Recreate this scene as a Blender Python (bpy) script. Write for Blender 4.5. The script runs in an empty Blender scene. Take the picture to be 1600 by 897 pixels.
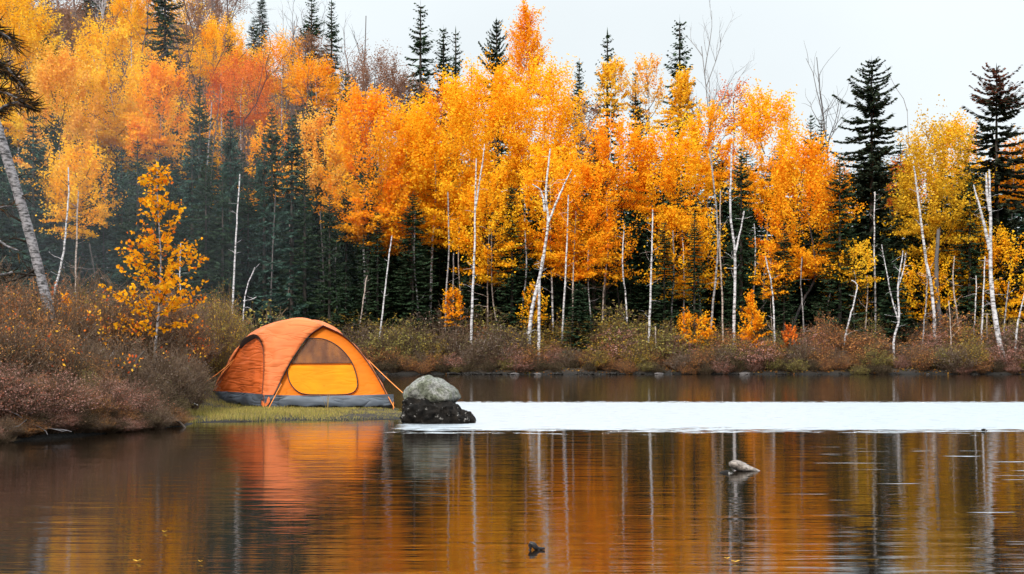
import bpy, math
import numpy as np
from mathutils import Vector, noise as mn

rng = np.random.default_rng(11)
SC = bpy.context.scene
COL = SC.collection
CAMZ = 1.03
def P(px, py, Y):
    """a point of the place, surveyed from the photograph at distance Y"""
    return np.array([(px-800)/2000*Y, Y, CAMZ+(540-py)/2000*Y])

# ------------------------------------------------------------------ helpers
def tag(o, label=None, cat=None, group=None, kind=None):
    if label: o['label'] = label
    if cat: o['category'] = cat
    if group: o['group'] = group
    if kind: o['kind'] = kind
    return o

def empty(name, loc):
    o = bpy.data.objects.new(name, None); COL.objects.link(o)
    o.location = [float(v) for v in loc]; o.empty_display_size = .2
    return o

def link(name, me, parent=None, loc=None):
    o = bpy.data.objects.new(name, me); COL.objects.link(o)
    if parent: o.parent = parent
    if loc is not None: o.location = [float(v) for v in loc]
    return o

class MB:
    """collects vertices, polygons and vertex colours"""
    def __init__(s): s.v=[]; s.f=[]; s.c=[]; s.n=0
    def add(s, V, F, C=(.5,.5,.5)):
        V=np.asarray(V,float).reshape(-1,3); F=np.asarray(F,int)
        s.v.append(V); s.f.append(F+s.n); s.n+=len(V)
        C=np.asarray(C,float)
        s.c.append(np.broadcast_to(C,(len(V),3)) if C.ndim==1 else C)
    def mesh(s, name, mats, smooth=False, midx=None):
        me=bpy.data.meshes.new(name)
        V=np.concatenate(s.v); C=np.concatenate(s.c)
        me.vertices.add(len(V)); me.vertices.foreach_set('co',V.astype(np.float32).ravel())
        nl=sum(f.size for f in s.f); np_=sum(len(f) for f in s.f)
        me.loops.add(nl); me.polygons.add(np_)
        me.loops.foreach_set('vertex_index',np.concatenate([f.ravel() for f in s.f]).astype(np.int32))
        tot=np.concatenate([np.full(len(f),f.shape[1]) for f in s.f])
        st=np.concatenate([[0],np.cumsum(tot)[:-1]])
        me.polygons.foreach_set('loop_start',st.astype(np.int32))
        me.polygons.foreach_set('loop_total',tot.astype(np.int32))
        if smooth: me.polygons.foreach_set('use_smooth',np.ones(np_,bool))
        a=me.color_attributes.new('Col','FLOAT_COLOR','POINT')
        a.data.foreach_set('color',np.c_[C,np.ones(len(C))].astype(np.float32).ravel())
        for m in (mats if isinstance(mats,(list,tuple)) else [mats]): me.materials.append(m)
        me.update(calc_edges=True); me.validate()
        return me

def tube(mb, pts, rad, k=6, col=(.5,.5,.5), cap=True):
    pts=np.asarray(pts,float); n=len(pts)
    rad=np.broadcast_to(np.asarray(rad,float),(n,))
    T=np.gradient(pts,axis=0); T/=np.linalg.norm(T,axis=1)[:,None]+1e-9
    ref=np.array([0,0,1.]) if abs(T[:,2]).mean()<.8 else np.array([0,1.,0])
    A=np.cross(T,ref); A/=np.linalg.norm(A,axis=1)[:,None]+1e-9
    B=np.cross(T,A)
    th=np.arange(k)/k*2*np.pi
    V=pts[:,None]+rad[:,None,None]*(np.cos(th)[None,:,None]*A[:,None]+np.sin(th)[None,:,None]*B[:,None])
    i=np.arange(n-1)[:,None]*k; j=np.arange(k)[None]; j2=(j+1)%k
    F=np.stack([i+j,i+j2,i+k+j2,i+k+j],-1).reshape(-1,4)
    mb.add(V,F,col)
    if cap:
        V=V.reshape(-1,3)
        if k>3: mb.add(V[-k:],[list(range(k))],col); mb.add(V[:k],[list(range(k))[::-1]],col)

def resample(pts, n):
    pts=np.asarray(pts,float)
    # Catmull-Rom through the points, then even spacing
    p=np.vstack([2*pts[0]-pts[1],pts,2*pts[-1]-pts[-2]]); out=[]
    for i in range(1,len(p)-2):
        for t in np.linspace(0,1,12,endpoint=False):
            out.append(.5*((2*p[i])+(-p[i-1]+p[i+1])*t+(2*p[i-1]-5*p[i]+4*p[i+1]-p[i+2])*t*t+(-p[i-1]+3*p[i]-3*p[i+1]+p[i+2])*t**3))
    out.append(p[-2]); out=np.array(out)
    d=np.r_[0,np.cumsum(np.linalg.norm(np.diff(out,axis=0),axis=1))]
    u=np.linspace(0,d[-1],n)
    return np.stack([np.interp(u,d,out[:,k]) for k in range(out.shape[1])],1)

def unit(v): return v/(np.linalg.norm(v,axis=-1,keepdims=True)+1e-9)

def quads(mb, cen, dirv, nrm, L, W, C):
    """leaf-like kites: centre, long direction, side from normal"""
    dirv=unit(dirv); side=unit(np.cross(dirv,nrm))
    L=np.asarray(L)[:,None]*np.ones((len(cen),1)) if np.ndim(L) else np.full((len(cen),1),L)
    W=np.asarray(W)[:,None]*np.ones((len(cen),1)) if np.ndim(W) else np.full((len(cen),1),W)
    V=np.stack([cen-dirv*L*.5, cen+side*W*.5-dirv*L*.05, cen+dirv*L*.5, cen-side*W*.5-dirv*L*.05],1).reshape(-1,3)
    F=np.arange(len(V)).reshape(-1,4)
    mb.add(V,F,np.repeat(C,4,axis=0))

# ------------------------------------------------------------------ materials
def newmat(name):
    m=bpy.data.materials.new(name); m.use_nodes=True
    nt=m.node_tree; nt.nodes.clear()
    out=nt.nodes.new('ShaderNodeOutputMaterial')
    return m,nt,out
def N(nt,t,**kw):
    n=nt.nodes.new(t)
    for k,v in kw.items():
        if k in n.inputs.keys(): n.inputs[k].default_value=v
        else: setattr(n,k,v)
    return n
def ramp(nt, stops, interp='LINEAR'):
    r=nt.nodes.new('ShaderNodeValToRGB'); cr=r.color_ramp; cr.interpolation=interp
    while len(cr.elements)<len(stops): cr.elements.new(.5)
    for e,(p,c) in zip(cr.elements,stops):
        e.position=p; e.color=(*c,1) if len(c)==3 else c
    return r
def coords(nt, kind='Object', scale=(1,1,1)):
    tc=nt.nodes.new('ShaderNodeTexCoord'); mp=nt.nodes.new('ShaderNodeMapping')
    mp.inputs['Scale'].default_value=scale
    nt.links.new(tc.outputs[kind],mp.inputs[0]); return mp.outputs[0]

def leafmat(name, trans=.35, gloss=.0):
    m,nt,out=newmat(name); L=nt.links
    a=N(nt,'ShaderNodeVertexColor',layer_name='Col')
    d=N(nt,'ShaderNodeBsdfDiffuse'); t=N(nt,'ShaderNodeBsdfTranslucent'); mx=N(nt,'ShaderNodeMixShader')
    mx.inputs[0].default_value=trans
    L.new(a.outputs[0],d.inputs[0]); L.new(a.outputs[0],t.inputs[0])
    L.new(d.outputs[0],mx.inputs[1]); L.new(t.outputs[0],mx.inputs[2]); L.new(mx.outputs[0],out.inputs[0])
    return m
M_leaf=leafmat('autumn_leaf',.4)
M_needle=leafmat('needle',.1)
M_twig=leafmat('shrub_leaf',.2)
M_grass=leafmat('grass_blade',.3)

def noisemat(name, stops, scale=(1,1,1), nscale=5, detail=6, rough=.8, bump=.3, bdist=.02, kind='Object', spec=.3, rw=.6):
    m,nt,out=newmat(name); L=nt.links
    v=coords(nt,kind,scale)
    n=N(nt,'ShaderNodeTexNoise',Scale=nscale,Detail=detail,Roughness=rw); L.new(v,n.inputs['Vector'])
    r=ramp(nt,stops); L.new(n.outputs[0],r.inputs[0])
    b=N(nt,'ShaderNodeBsdfPrincipled',Roughness=rough); b.inputs['Specular IOR Level'].default_value=spec
    L.new(r.outputs[0],b.inputs['Base Color'])
    if bump:
        bp=N(nt,'ShaderNodeBump',Strength=bump,Distance=bdist); L.new(n.outputs[0],bp.inputs['Height']); L.new(bp.outputs[0],b.inputs['Normal'])
    L.new(b.outputs[0],out.inputs[0])
    return m

def birchmat(name, white, dark, cut=.56, sc=(2.5,2.5,9)):
    m,nt,out=newmat(name); L=nt.links
    v=coords(nt,'Object',sc)
    n=N(nt,'ShaderNodeTexNoise',Scale=1.6,Detail=5,Roughness=.65); L.new(v,n.inputs['Vector'])
    r=ramp(nt,[(cut-.06,white),(cut+.03,tuple(.45*a+.55*b for a,b in zip(white,dark))),(cut+.12,dark)]); L.new(n.outputs[0],r.inputs[0])
    b=N(nt,'ShaderNodeBsdfPrincipled',Roughness=.7); L.new(r.outputs[0],b.inputs['Base Color'])
    bp=N(nt,'ShaderNodeBump',Strength=.4,Distance=.02); L.new(n.outputs[0],bp.inputs['Height']); L.new(bp.outputs[0],b.inputs['Normal'])
    L.new(b.outputs[0],out.inputs[0]); return m
M_birch=birchmat('birch_bark',(.60,.57,.58),(.05,.04,.035),.52)
M_birch2=birchmat('grey_birch_bark',(.34,.31,.31),(.06,.05,.045),.5)
M_birchp=birchmat('pinkish_bark',(.42,.33,.28),(.10,.07,.05),.52)
M_bark=noisemat('dark_bark',[(.3,(.03,.024,.02)),(.7,(.10,.08,.065))],(3,3,.8),4)
M_greybark=noisemat('grey_bark',[(.3,(.05,.045,.045)),(.7,(.16,.14,.135))],(3,3,.8),4)
M_oldbirch=birchmat('weathered_birch',(.27,.25,.26),(.015,.013,.013),.49,(7,7,22))
M_wood=noisemat('drift_wood',[(.3,(.38,.33,.29)),(.7,(.62,.56,.52))],(1,1,1),14,bump=.4,bdist=.01)
M_stick=noisemat('wet_black_wood',[(.3,(.006,.005,.006)),(.7,(.022,.018,.018))],(1,1,1),20,rough=.35,bump=.3,bdist=.003)
M_darkwood=noisemat('dark_wood',[(.3,(.02,.013,.01)),(.7,(.075,.05,.035))],(1,1,1),20,rough=.8)

# ------------------------------------------------------------------ lake outline and land
LAKE=np.array([(-60,5.0),(-14,11.0),(-7.6,12.9),(-6.2,13.35),(-5.42,13.5),(-5.1,14.3),(-4.75,14.9),(-4.35,15.7),(-4.2,16.6),(-4.35,17.15),(-3.8,17.45),(-3.0,17.5),(-2.2,17.6),(-1.6,17.95),(-1.4,18.6),
   (-1.6,19.7),(-1.85,21.2),(-2.7,23.6),(-3.9,26),(-5.2,30),(-6.2,36),(-5.8,43),(-5.0,45.6),(-2,45.9),(2,45.5),(6,46.0),(10,45.6),(15,46.1),(19,45.7),(26,46.3),(40,44),(60,36),(80,20),(80,-30),(-60,-30)])
def lake_sd(X,Y):
    """signed distance: positive on land"""
    X=np.asarray(X,float); Y=np.asarray(Y,float)
    d2=np.full(X.shape,1e18); ins=np.zeros(X.shape,bool)
    n=len(LAKE)
    for i in range(n):
        a=LAKE[i]; b=LAKE[(i+1)%n]; e=b-a
        t=np.clip(((X-a[0])*e[0]+(Y-a[1])*e[1])/(e@e),0,1)
        d2=np.minimum(d2,(X-a[0]-t*e[0])**2+(Y-a[1]-t*e[1])**2)
        c=(a[1]>Y)!=(b[1]>Y)
        if abs(e[1])>1e-9: ins^= c&(X<a[0]+(Y-a[1])/e[1]*e[0])
    d=np.sqrt(d2); return np.where(ins,-d,d)
def sst(t): t=np.clip(t,0,1); return t*t*(3-2*t)
def ground(X,Y):
    X=np.asarray(X,float); Y=np.asarray(Y,float)
    d=lake_sd(X,Y)+.10*np.sin(X*2.1+Y*1.3)+.07*np.sin(X*5.3-Y*3.1)
    spit=sst((X+5.6)/1.2)*sst((25-Y)/2)      # the low grassy spit
    amp=.42*(1-spit)+.055*spit
    rate=.9*(1-spit)+.3*spit
    z=np.where(d>0,amp*(1-np.exp(-d/rate))+.004, np.maximum(d*.35,-1.6)-.03)
    s=.07+.34*sst((6-X)/42)
    hill=np.where(d>0,s*np.clip(Y-52,0,78)+.05*np.clip(Y-130,0,400),0)
    hill+=np.where(d>0,.10*np.clip(-X-14,0,60)*sst((Y-14)/20),0)
    und=.12*np.sin(X*.7+1)*np.sin(Y*.6)+.25*np.sin(X*.21)*np.sin(Y*.17+2)
    z=z+hill+np.where(d>1,und*sst((d-1)/5)*(1-spit),0)
    return z
def gz(x,y): return float(ground(np.array([x]),np.array([y]))[0])

def build_land():
    def ax(lo,hi,flo,fhi,fine,n):
        a=np.arange(flo,fhi,fine); l=flo-(flo-lo)*(np.linspace(1,0,n,endpoint=False)**2.2); r=fhi+(hi-fhi)*(np.linspace(0,1,n+1)**2.2)
        return np.r_[l,a,r]
    xs=ax(-420,420,-9,22,.14,50); ys=np.r_[ax(-60,28,12,26,.12,30)[:-1],np.linspace(28.2,44,40),np.arange(44.2,49,.12),49+(600-49)*np.linspace(0,1,80)**2.3]
    X,Y=np.meshgrid(xs,ys); Z=ground(X,Y)
    nx,ny=len(xs),len(ys)
    i=np.arange(ny-1)[:,None]*nx+np.arange(nx-1)[None]
    F=np.stack([i,i+1,i+nx+1,i+nx],-1).reshape(-1,4)
    m,nt,out=newmat('forest_floor'); L=nt.links
    v=coords(nt,'Object')
    n=N(nt,'ShaderNodeTexNoise',Scale=1.3,Detail=9,Roughness=.7); L.new(v,n.inputs['Vector'])
    r=ramp(nt,[(.3,(.018,.013,.010)),(.5,(.045,.028,.016)),(.62,(.075,.045,.018)),(.75,(.06,.055,.02))]); L.new(n.outputs[0],r.inputs[0])
    # wet edge just above the waterline, with the bank's undercut shade painted in
    g=N(nt,'ShaderNodeNewGeometry'); sp=N(nt,'ShaderNodeSeparateXYZ'); L.new(g.outputs['Position'],sp.inputs[0])
    mr=N(nt,'ShaderNodeMapRange'); L.new(sp.outputs[2],mr.inputs[0]); mr.inputs[1].default_value=.03; mr.inputs[2].default_value=.22
    mr.inputs[3].default_value=.10; mr.inputs[4].default_value=1
    mm=N(nt,'ShaderNodeMix',data_type='RGBA',blend_type='MULTIPLY'); mm.inputs[0].default_value=1
    L.new(r.outputs[0],mm.inputs[6]); L.new(mr.outputs[0],mm.inputs[7])
    b=N(nt,'ShaderNodeBsdfPrincipled',Roughness=.9); L.new(mm.outputs[2],b.inputs['Base Color'])
    n2=N(nt,'ShaderNodeTexNoise',Scale=14,Detail=6); L.new(v,n2.inputs['Vector'])
    bp=N(nt,'ShaderNodeBump',Strength=.8,Distance=.05); L.new(n2.outputs[0],bp.inputs['Height']); L.new(bp.outputs[0],b.inputs['Normal'])
    L.new(b.outputs[0],out.inputs[0])
    mb=MB(); mb.add(np.stack([X,Y,Z],-1).reshape(-1,3),F)
    tag(link('ground',mb.mesh('ground',m,True)),kind='structure')
build_land()

def build_water():
    m,nt,out=newmat('lake_water'); L=nt.links
    g=N(nt,'ShaderNodeNewGeometry'); sp=N(nt,'ShaderNodeSeparateXYZ'); L.new(g.outputs['Position'],sp.inputs[0])
    def math_(op,a,b=None,clamp=False):
        n=N(nt,'ShaderNodeMath',operation=op,use_clamp=clamp)
        for k,x in enumerate((a,b)):
            if x is None: continue
            if isinstance(x,(int,float)): n.inputs[k].default_value=x
            else: L.new(x,n.inputs[k])
        return n.outputs[0]
    def noise_(scale,ns,det,rw=.5,dist=0):
        mp=N(nt,'ShaderNodeMapping'); mp.inputs['Scale'].default_value=scale; L.new(g.outputs['Position'],mp.inputs[0])
        n=N(nt,'ShaderNodeTexNoise',Scale=ns,Detail=det,Roughness=rw,Distortion=dist); L.new(mp.outputs[0],n.inputs['Vector']); return n.outputs[0]
    def mrange(x,a,b,c,d,smooth=True):
        n=N(nt,'ShaderNodeMapRange'); n.interpolation_type='SMOOTHSTEP' if smooth else 'LINEAR'
        L.new(x,n.inputs[0])
        for k,vv in zip((1,2,3,4),(a,b,c,d)): n.inputs[k].default_value=vv
        return n.outputs[0]
    X,Y=sp.outputs[0],sp.outputs[1]
    # the wind-ruffled band across the lake, its edges ragged
    e1=noise_((.5,3,1),1.1,4,.6,.3); e2=noise_((.9,3,1),1.7,5,.7); e3=noise_((1.5,9,1),1.0,4,.6,.4)
    yn=math_('ADD',math_('ADD',Y,math_('MULTIPLY',math_('SUBTRACT',e1,.5),2.6)),math_('MULTIPLY',math_('SUBTRACT',e3,.5),3.0))
    e5=noise_((3.2,7,1),1.0,4,.65,.5)
    yn=math_('ADD',yn,math_('MULTIPLY',math_('SUBTRACT',e5,.5),2.4))
    near=mrange(yn,15.4,15.6,0,1)
    yf=math_('ADD',Y,math_('MULTIPLY',math_('SUBTRACT',e2,.5),2.2))
    e4=noise_((7,9,1),1.0,3,.7)
    yf=math_('ADD',yf,math_('MULTIPLY',math_('SUBTRACT',e4,.5),2.2))
    far=mrange(yf,23.1,23.5,1,0)
    xl=math_('ADD',X,math_('MULTIPLY',math_('SUBTRACT',e2,.5),.7))
    left=mrange(xl,-1.5,-1.25,0,1)
    tex=noise_((3.5,11,1),1.0,4,.7)
    band=math_('MULTIPLY',math_('MULTIPLY',math_('MULTIPLY',near,far),left),mrange(tex,.30,.50,.72,1))
    # small cat's-paws nearer the camera on the right
    c1=noise_((.55,4.2,1),1.0,3,.6)
    catp=math_('MULTIPLY',mrange(c1,.63,.68,0,1),mrange(X,1.6,3.6,0,1))
    catp=math_('MULTIPLY',catp,mrange(Y,12.5,13.5,1,0))
    mask=math_('MAXIMUM',band,math_('MULTIPLY',catp,.8))
    # ripples: long low crests lying across the view
    r1=noise_((1.0,7.5,1),1.0,3,.5,.2)
    r2=noise_((2.5,26,1),1.0,2,.5)
    swell=noise_((.35,1.6,1),1.0,2,.5)
    h=math_('ADD',math_('ADD',math_('MULTIPLY',r1,1.0),math_('MULTIPLY',r2,.30)),math_('MULTIPLY',swell,1.6))
    amp=mrange(Y,6,30,.0030,.0042,False)
    chop=noise_((5,14,1),1.0,4,.65)
    hh=math_('ADD',math_('MULTIPLY',h,amp),math_('MULTIPLY',math_('MULTIPLY',chop,mask),.07))
    bp=N(nt,'ShaderNodeBump',Strength=1,Distance=1); L.new(hh,bp.inputs['Height'])
    b=N(nt,'ShaderNodeBsdfPrincipled',IOR=2.6); b.inputs['Base Color'].default_value=(.010,.0065,.004,1)
    b.inputs['Roughness'].default_value=.04
    L.new(bp.outputs[0],b.inputs['Normal'])
    gl=N(nt,'ShaderNodeBsdfGlossy'); gl.inputs['Color'].default_value=(.60,.64,.68,1); gl.inputs['Roughness'].default_value=.36
    L.new(bp.outputs[0],gl.inputs['Normal'])
    mx=N(nt,'ShaderNodeMixShader'); L.new(mask,mx.inputs[0]); L.new(b.outputs[0],mx.inputs[1]); L.new(gl.outputs[0],mx.inputs[2])
    L.new(mx.outputs[0],out.inputs[0])
    mb=MB(); V=[(-70,-40,0),(90,-40,0),(90,60,0),(-70,60,0)]
    mb.add(V,[[0,1,2,3]])
    tag(link('lake_water',mb.mesh('lake_water',m)),kind='structure')
build_water()

# ------------------------------------------------------------------ tree makers
GOLD=dict(a=(.96,.50,.02),b=(.97,.58,.03),c=(.93,.39,.012))
YEL=dict(a=(.93,.54,.03),b=(.96,.64,.06),c=(.86,.43,.02))
ORG=dict(a=(.96,.42,.016),b=(.97,.50,.025),c=(.90,.30,.012))
RED=dict(a=(.74,.19,.03),b=(.86,.28,.04),c=(.55,.11,.02))
OLV=dict(a=(.74,.43,.025),b=(.84,.52,.04),c=(.50,.29,.02))
PALE=dict(a=(.92,.50,.07),b=(.95,.60,.12),c=(.84,.38,.05))
BRN=dict(a=(.30,.16,.10),b=(.36,.21,.15),c=(.22,.11,.07))

def crown_mesh(name, w, h, pal, n, shape='round', leaf=.085, dens=1.0, seed=0, K=None, mat=None):
    """leaf crown about its own centre: w wide, h high"""
    r=np.random.default_rng(seed)
    K=K or int(60+w*h*3.6)
    t=r.random(K)
    if shape=='cone': prof=lambda t:(1-t)**.8*.95+.06
    elif shape=='spire': prof=lambda t:np.sin(np.pi*np.clip(t*.8+.17,0,1))**.9
    else: prof=lambda t:np.sqrt(np.clip(1-(2*t-1)**2,0,1))*(1-.22*t)+.12
    R=prof(t)*w/2
    ph=r.random(K)*2*np.pi; rr=np.sqrt(r.random(K))*.5+.5
    lob=1+.22*np.sin(3*ph+seed)*np.sin(4*t+seed*1.7)
    cx=np.cos(ph)*R*rr*lob; cy=np.sin(ph)*R*rr*lob; cz=(t-.5)*h
    cen=np.stack([cx,cy,cz],1)
    out=unit(np.stack([cx,cy,np.zeros(K)],1)+1e-6)
    upw=sst((t-.12)/.5)[:,None]      # feathery and upright above, level tiers below
    axis=unit(out*(1.1-.75*upw)+np.array([0,0,1.])*(upw*r.uniform(.5,1.5,(K,1))-.05)+r.normal(0,.16,(K,3)))
    size=r.uniform(.13,.30,K)*min(w,h)*.62
    per=n//K
    G=r.normal(0,1,(K,per,3))
    G/= (np.linalg.norm(G,axis=2,keepdims=True)+.15); G*=r.random((K,per,1))**.6*1.5
    along=(G*axis[:,None]).sum(2,keepdims=True)*axis[:,None]
    plume=shape in('cone','plume')
    perp=G-along; perp[:,:,2]*=(1-.45*(1-upw))
    off=along*(2.1 if plume else 1.75)+perp*(.40 if plume else .50)
    pts=(cen[:,None]+off*size[:,None,None]).reshape(-1,3)
    m_=len(pts)
    stray=r.random(m_)<.04; pts[stray]+=r.normal(0,.07*min(w,h),(stray.sum(),3))
    A,B,C=[np.array(pal[k]) for k in 'abc']
    mixk=np.repeat(r.random((K,1)),per,axis=0); q=r.random((m_,1))
    col=np.where(mixk>.5,A+(B-A)*(mixk*2-1),C+(A-C)*(mixk*2))
    col=col*(.88+.2*q); col=np.clip(col,0,.97)
    mb=MB(); L=leaf*r.uniform(.7,1.35,m_)
    quads(mb,pts,r.normal(0,1,(m_,3))*[1,1,.5],r.normal(0,1,(m_,3)),L,L*.85,col)
    # fine limbs reaching into the clumps
    for k in r.choice(K,min(K,16),False):
        z0=max(cen[k,2]-r.uniform(.12,.3)*h,-.5*h)
        a=np.array([0,0,z0]); p=np.linspace(0,1,5)[:,None]
        q_=a+(cen[k]-a)*p; q_[:,2]-=.08*w*np.sin(np.pi*p[:,0])
        tube(mb,q_,np.linspace(.026,.008,5),3,(.16,.10,.06),False)
    return mb.mesh(name,mat or M_leaf)

def spruce_mesh(name,H,R,seed,z0=.06,step=.2,nb=6,dens=1.0,col=(.030,.052,.026),ragged=.3,upturn=.15,pw=.8,brown=0,sl=(.26,.42),sw=(.05,.09)):
    r=np.random.default_rng(seed); mb=MB(); C0=[];D0=[];N0=[];L0=[];W0=[];Q=[]
    z=H*z0
    while z<H*.985:
        t=z/H; Rz=R*(1-t)**pw*(1 if t>.14 else .6+t*2.8)+.10
        for b in range(nb if t<.9 else max(3,nb-2)):
            a=r.random()*2*np.pi; Lb=Rz*r.uniform(1-ragged*1.3,1+ragged*.35)
            if r.random()<.06*ragged/.3: Lb*=1.25
            n=max(3,int(Lb/.085*dens)); u=np.linspace(.12,1,n)
            d=np.array([math.cos(a),math.sin(a),0]); sag=r.uniform(.12,.34)*(1 if t<.8 else -.6)
            lift=upturn*Lb
            zz=z-sag*Lb*u+lift*u**3
            p=d*(Lb*u)[:,None]; p[:,2]=zz
            side=np.array([-d[1],d[0],0])
            for s in (-1,1):
                dd=unit(d*.75+side*s*r.uniform(.4,.95,(n,1))+np.array([0,0,1])*r.uniform(-.45,.1,(n,1)))
                l=r.uniform(*sl,n)*(1.05-.55*u)*(.55 if t>.88 else 1)
                C0.append(p+dd*l[:,None]*.42); D0.append(dd); N0.append(r.normal(0,.5,(n,3))+[0,0,1]); L0.append(l); W0.append(r.uniform(*sw,n)*1.25)
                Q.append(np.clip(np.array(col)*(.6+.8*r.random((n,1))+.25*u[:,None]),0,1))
            if r.random()<.5: tube(mb,np.c_[p[[0,n//2,-1]]],[.02,.012,.004],3,(.05,.038,.03),False)
        z+=step*r.uniform(.7,1.3)*(1 if t<.8 else .8)
    C_=np.concatenate(Q)
    if brown:
        zz=np.concatenate(C0)[:,2]; k=(r.random(len(zz))<brown*np.clip((zz/H-.82)/.1,0,1)); C_[k]=np.array([.14,.05,.03])
    quads(mb,np.concatenate(C0),np.concatenate(D0),np.concatenate(N0),np.concatenate(L0),np.concatenate(W0),C_)
    # leader
    quads(mb,np.array([[0,0,H*.985]]),np.array([[0,0,1.]]),np.array([[1.,0,0]]),[.5],[.09],np.array([col]))
    return mb.mesh(name,M_needle)
def trunk_mesh(name,H,r0,mat,seed=0,wob=.01,k=7):
    r=np.random.default_rng(seed); n=10; z=np.linspace(-.3,H,n)
    mb=MB(); tube(mb,np.stack([np.cumsum(r.normal(0,wob,n)),np.cumsum(r.normal(0,wob,n)),z],1),np.linspace(r0,r0*.12,n),k)
    return mb.mesh(name,mat,True)

def bare_mesh(name,H,seed,col=(.16,.13,.12),r0=.06,depth=3,spread=.5,dens=1.0,first=.35,lf=(.35,.6)):
    """trunkless network of bare limbs"""
    r=np.random.default_rng(seed); mb=MB()
    def grow(p,d,L,rad,lev):
        n=9 if lev==0 else 5; pts=[p]
        for i in range(n-1):
            d=unit(d+r.normal(0,.05 if lev==0 else .17,3)+np.array([0,0,.05])); pts.append(pts[-1]+d*L/(n-1))
        tube(mb,pts,np.linspace(rad,rad*.35,n),4 if lev<2 else 3,col,False)
        if lev<depth:
            for _ in range(int(r.integers(4,8)*dens) if lev==0 else int(r.integers(3,5))):
                k=r.integers(1 if lev else 0,n-1); k=max(k,int(first*n) if lev==0 else 1); k=min(k,n-1)
                q=np.array(pts[k])+(np.array(pts[k+1])-np.array(pts[k]))*r.random() if k<n-1 else np.array(pts[k])
                a=r.random()*2*np.pi
                dd=unit(d+spread*np.array([math.cos(a),math.sin(a),r.uniform(-.1,.5)])*1.3)
                grow(q,dd,L*r.uniform(*(lf if lev==0 else (.35,.6))),rad*.5,lev+1)
    grow(np.array([0,0,0.]),np.array([0,0,1.]),H,r0,0)
    return mb

# shared meshes for spruces
SP={
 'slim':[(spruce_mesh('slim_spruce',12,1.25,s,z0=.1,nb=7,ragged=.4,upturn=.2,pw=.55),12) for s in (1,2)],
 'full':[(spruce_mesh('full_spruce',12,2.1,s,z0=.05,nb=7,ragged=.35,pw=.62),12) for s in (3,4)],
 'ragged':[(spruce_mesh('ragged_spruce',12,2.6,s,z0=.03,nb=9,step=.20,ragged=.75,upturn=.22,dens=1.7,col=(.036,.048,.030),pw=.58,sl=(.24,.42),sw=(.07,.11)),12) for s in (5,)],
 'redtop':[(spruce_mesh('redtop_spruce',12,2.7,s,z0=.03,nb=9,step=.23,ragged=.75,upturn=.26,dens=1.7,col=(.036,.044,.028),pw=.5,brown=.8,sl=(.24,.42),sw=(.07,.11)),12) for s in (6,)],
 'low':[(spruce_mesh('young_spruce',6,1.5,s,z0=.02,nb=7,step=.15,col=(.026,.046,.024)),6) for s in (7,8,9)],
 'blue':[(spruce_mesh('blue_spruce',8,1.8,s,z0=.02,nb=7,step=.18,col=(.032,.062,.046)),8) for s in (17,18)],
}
SPT=trunk_mesh('spruce_trunk',1,.016,M_bark,3,.0)
TH=[]     # everything that needs a place in its label
def reg(o,px,Y,look,cat,group):
    TH.append((o,px,Y,look,cat,group))

def spruce(px,top,Y,kind,w=None,look=None,group=None,i=0):
    x=(px-800)/2000*Y; z=gz(x,Y)-.05
    H=CAMZ+(540-top)/2000*Y-z
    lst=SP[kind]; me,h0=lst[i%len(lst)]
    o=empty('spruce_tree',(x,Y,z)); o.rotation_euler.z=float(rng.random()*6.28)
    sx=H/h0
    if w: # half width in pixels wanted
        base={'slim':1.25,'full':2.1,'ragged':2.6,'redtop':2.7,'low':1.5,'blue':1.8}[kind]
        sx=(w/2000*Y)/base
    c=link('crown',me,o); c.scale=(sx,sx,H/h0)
    t=link('trunk',SPT,o); t.scale=(H,H,H*.97)
    reg(o,px,Y,look or 'dark spruce','spruce tree',group or 'dark spruces in the forest')
    return o

def trunkpoly(mb,poly,Y,base,r0,r1,forks=(),k=8,dy=0):
    """a trunk following surveyed points at distance Y, relative to base"""
    pts=np.array([P(x,y,Y) for x,y in poly])
    pts=resample(pts,max(8,len(poly)*4))
    pts[:,1]+=dy+np.cumsum(rng.normal(0,.012,len(pts)))
    pts-=base
    pts[:,0]+=rng.normal(0,.006,len(pts))
    tube(mb,pts,np.linspace(r0,r1,len(pts))*(1+rng.normal(0,.04,len(pts))),k)
    return pts
def twigs(mb,pts,n,L,rad=.009,rg=None):
    r=rg or rng
    for _ in range(n):
        k=int(r.integers(len(pts)//3,len(pts)-1)); a=r.random()*2*np.pi; l=L*r.uniform(.4,1.2)
        d=np.array([math.cos(a),math.sin(a)*.6,r.uniform(.0,.9)])
        p=[pts[k]]; 
        for q in range(4):
            d=unit(d+r.normal(0,.2,3)); p.append(p[-1]+d*l/4)
        tube(mb,p,np.linspace(rad,rad*.4,5),3,(.3,.3,.3),False)

def birch(polys,Y,look,mat=None,wpx=8,wtop=3,tw=10,name='bare_birch',L=.5,group='bare white birch trunks along the far shore'):
    """a standing birch stem: polys[0] from the base up, the rest forks"""
    bx,by=polys[0][0]; X=(bx-800)/2000*Y; z=gz(X,Y)
    base=np.array([X,Y,z])
    mb=MB(); m0=P(bx,by,Y)
    pl=list(polys[0])
    if m0[2]>z: pl=[(bx+ (bx-pl[1][0])*.15, 540-(z-.1-CAMZ)/Y*2000)]+pl
    r=wpx*.31/2000*Y; rt=wtop*.30/2000*Y
    pts=trunkpoly(mb,pl,Y,base,r,rt); twigs(mb,pts,tw,L)
    for f in polys[1:]:
        p=trunkpoly(mb,f,Y,base,r*.62,rt*.7); twigs(mb,p,max(2,tw//2),L*.7)
    o=link(name,mb.mesh(name,mat or M_birch,True),None,base)
    reg(o,bx,Y,look,'birch tree',group)
    return o

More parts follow.
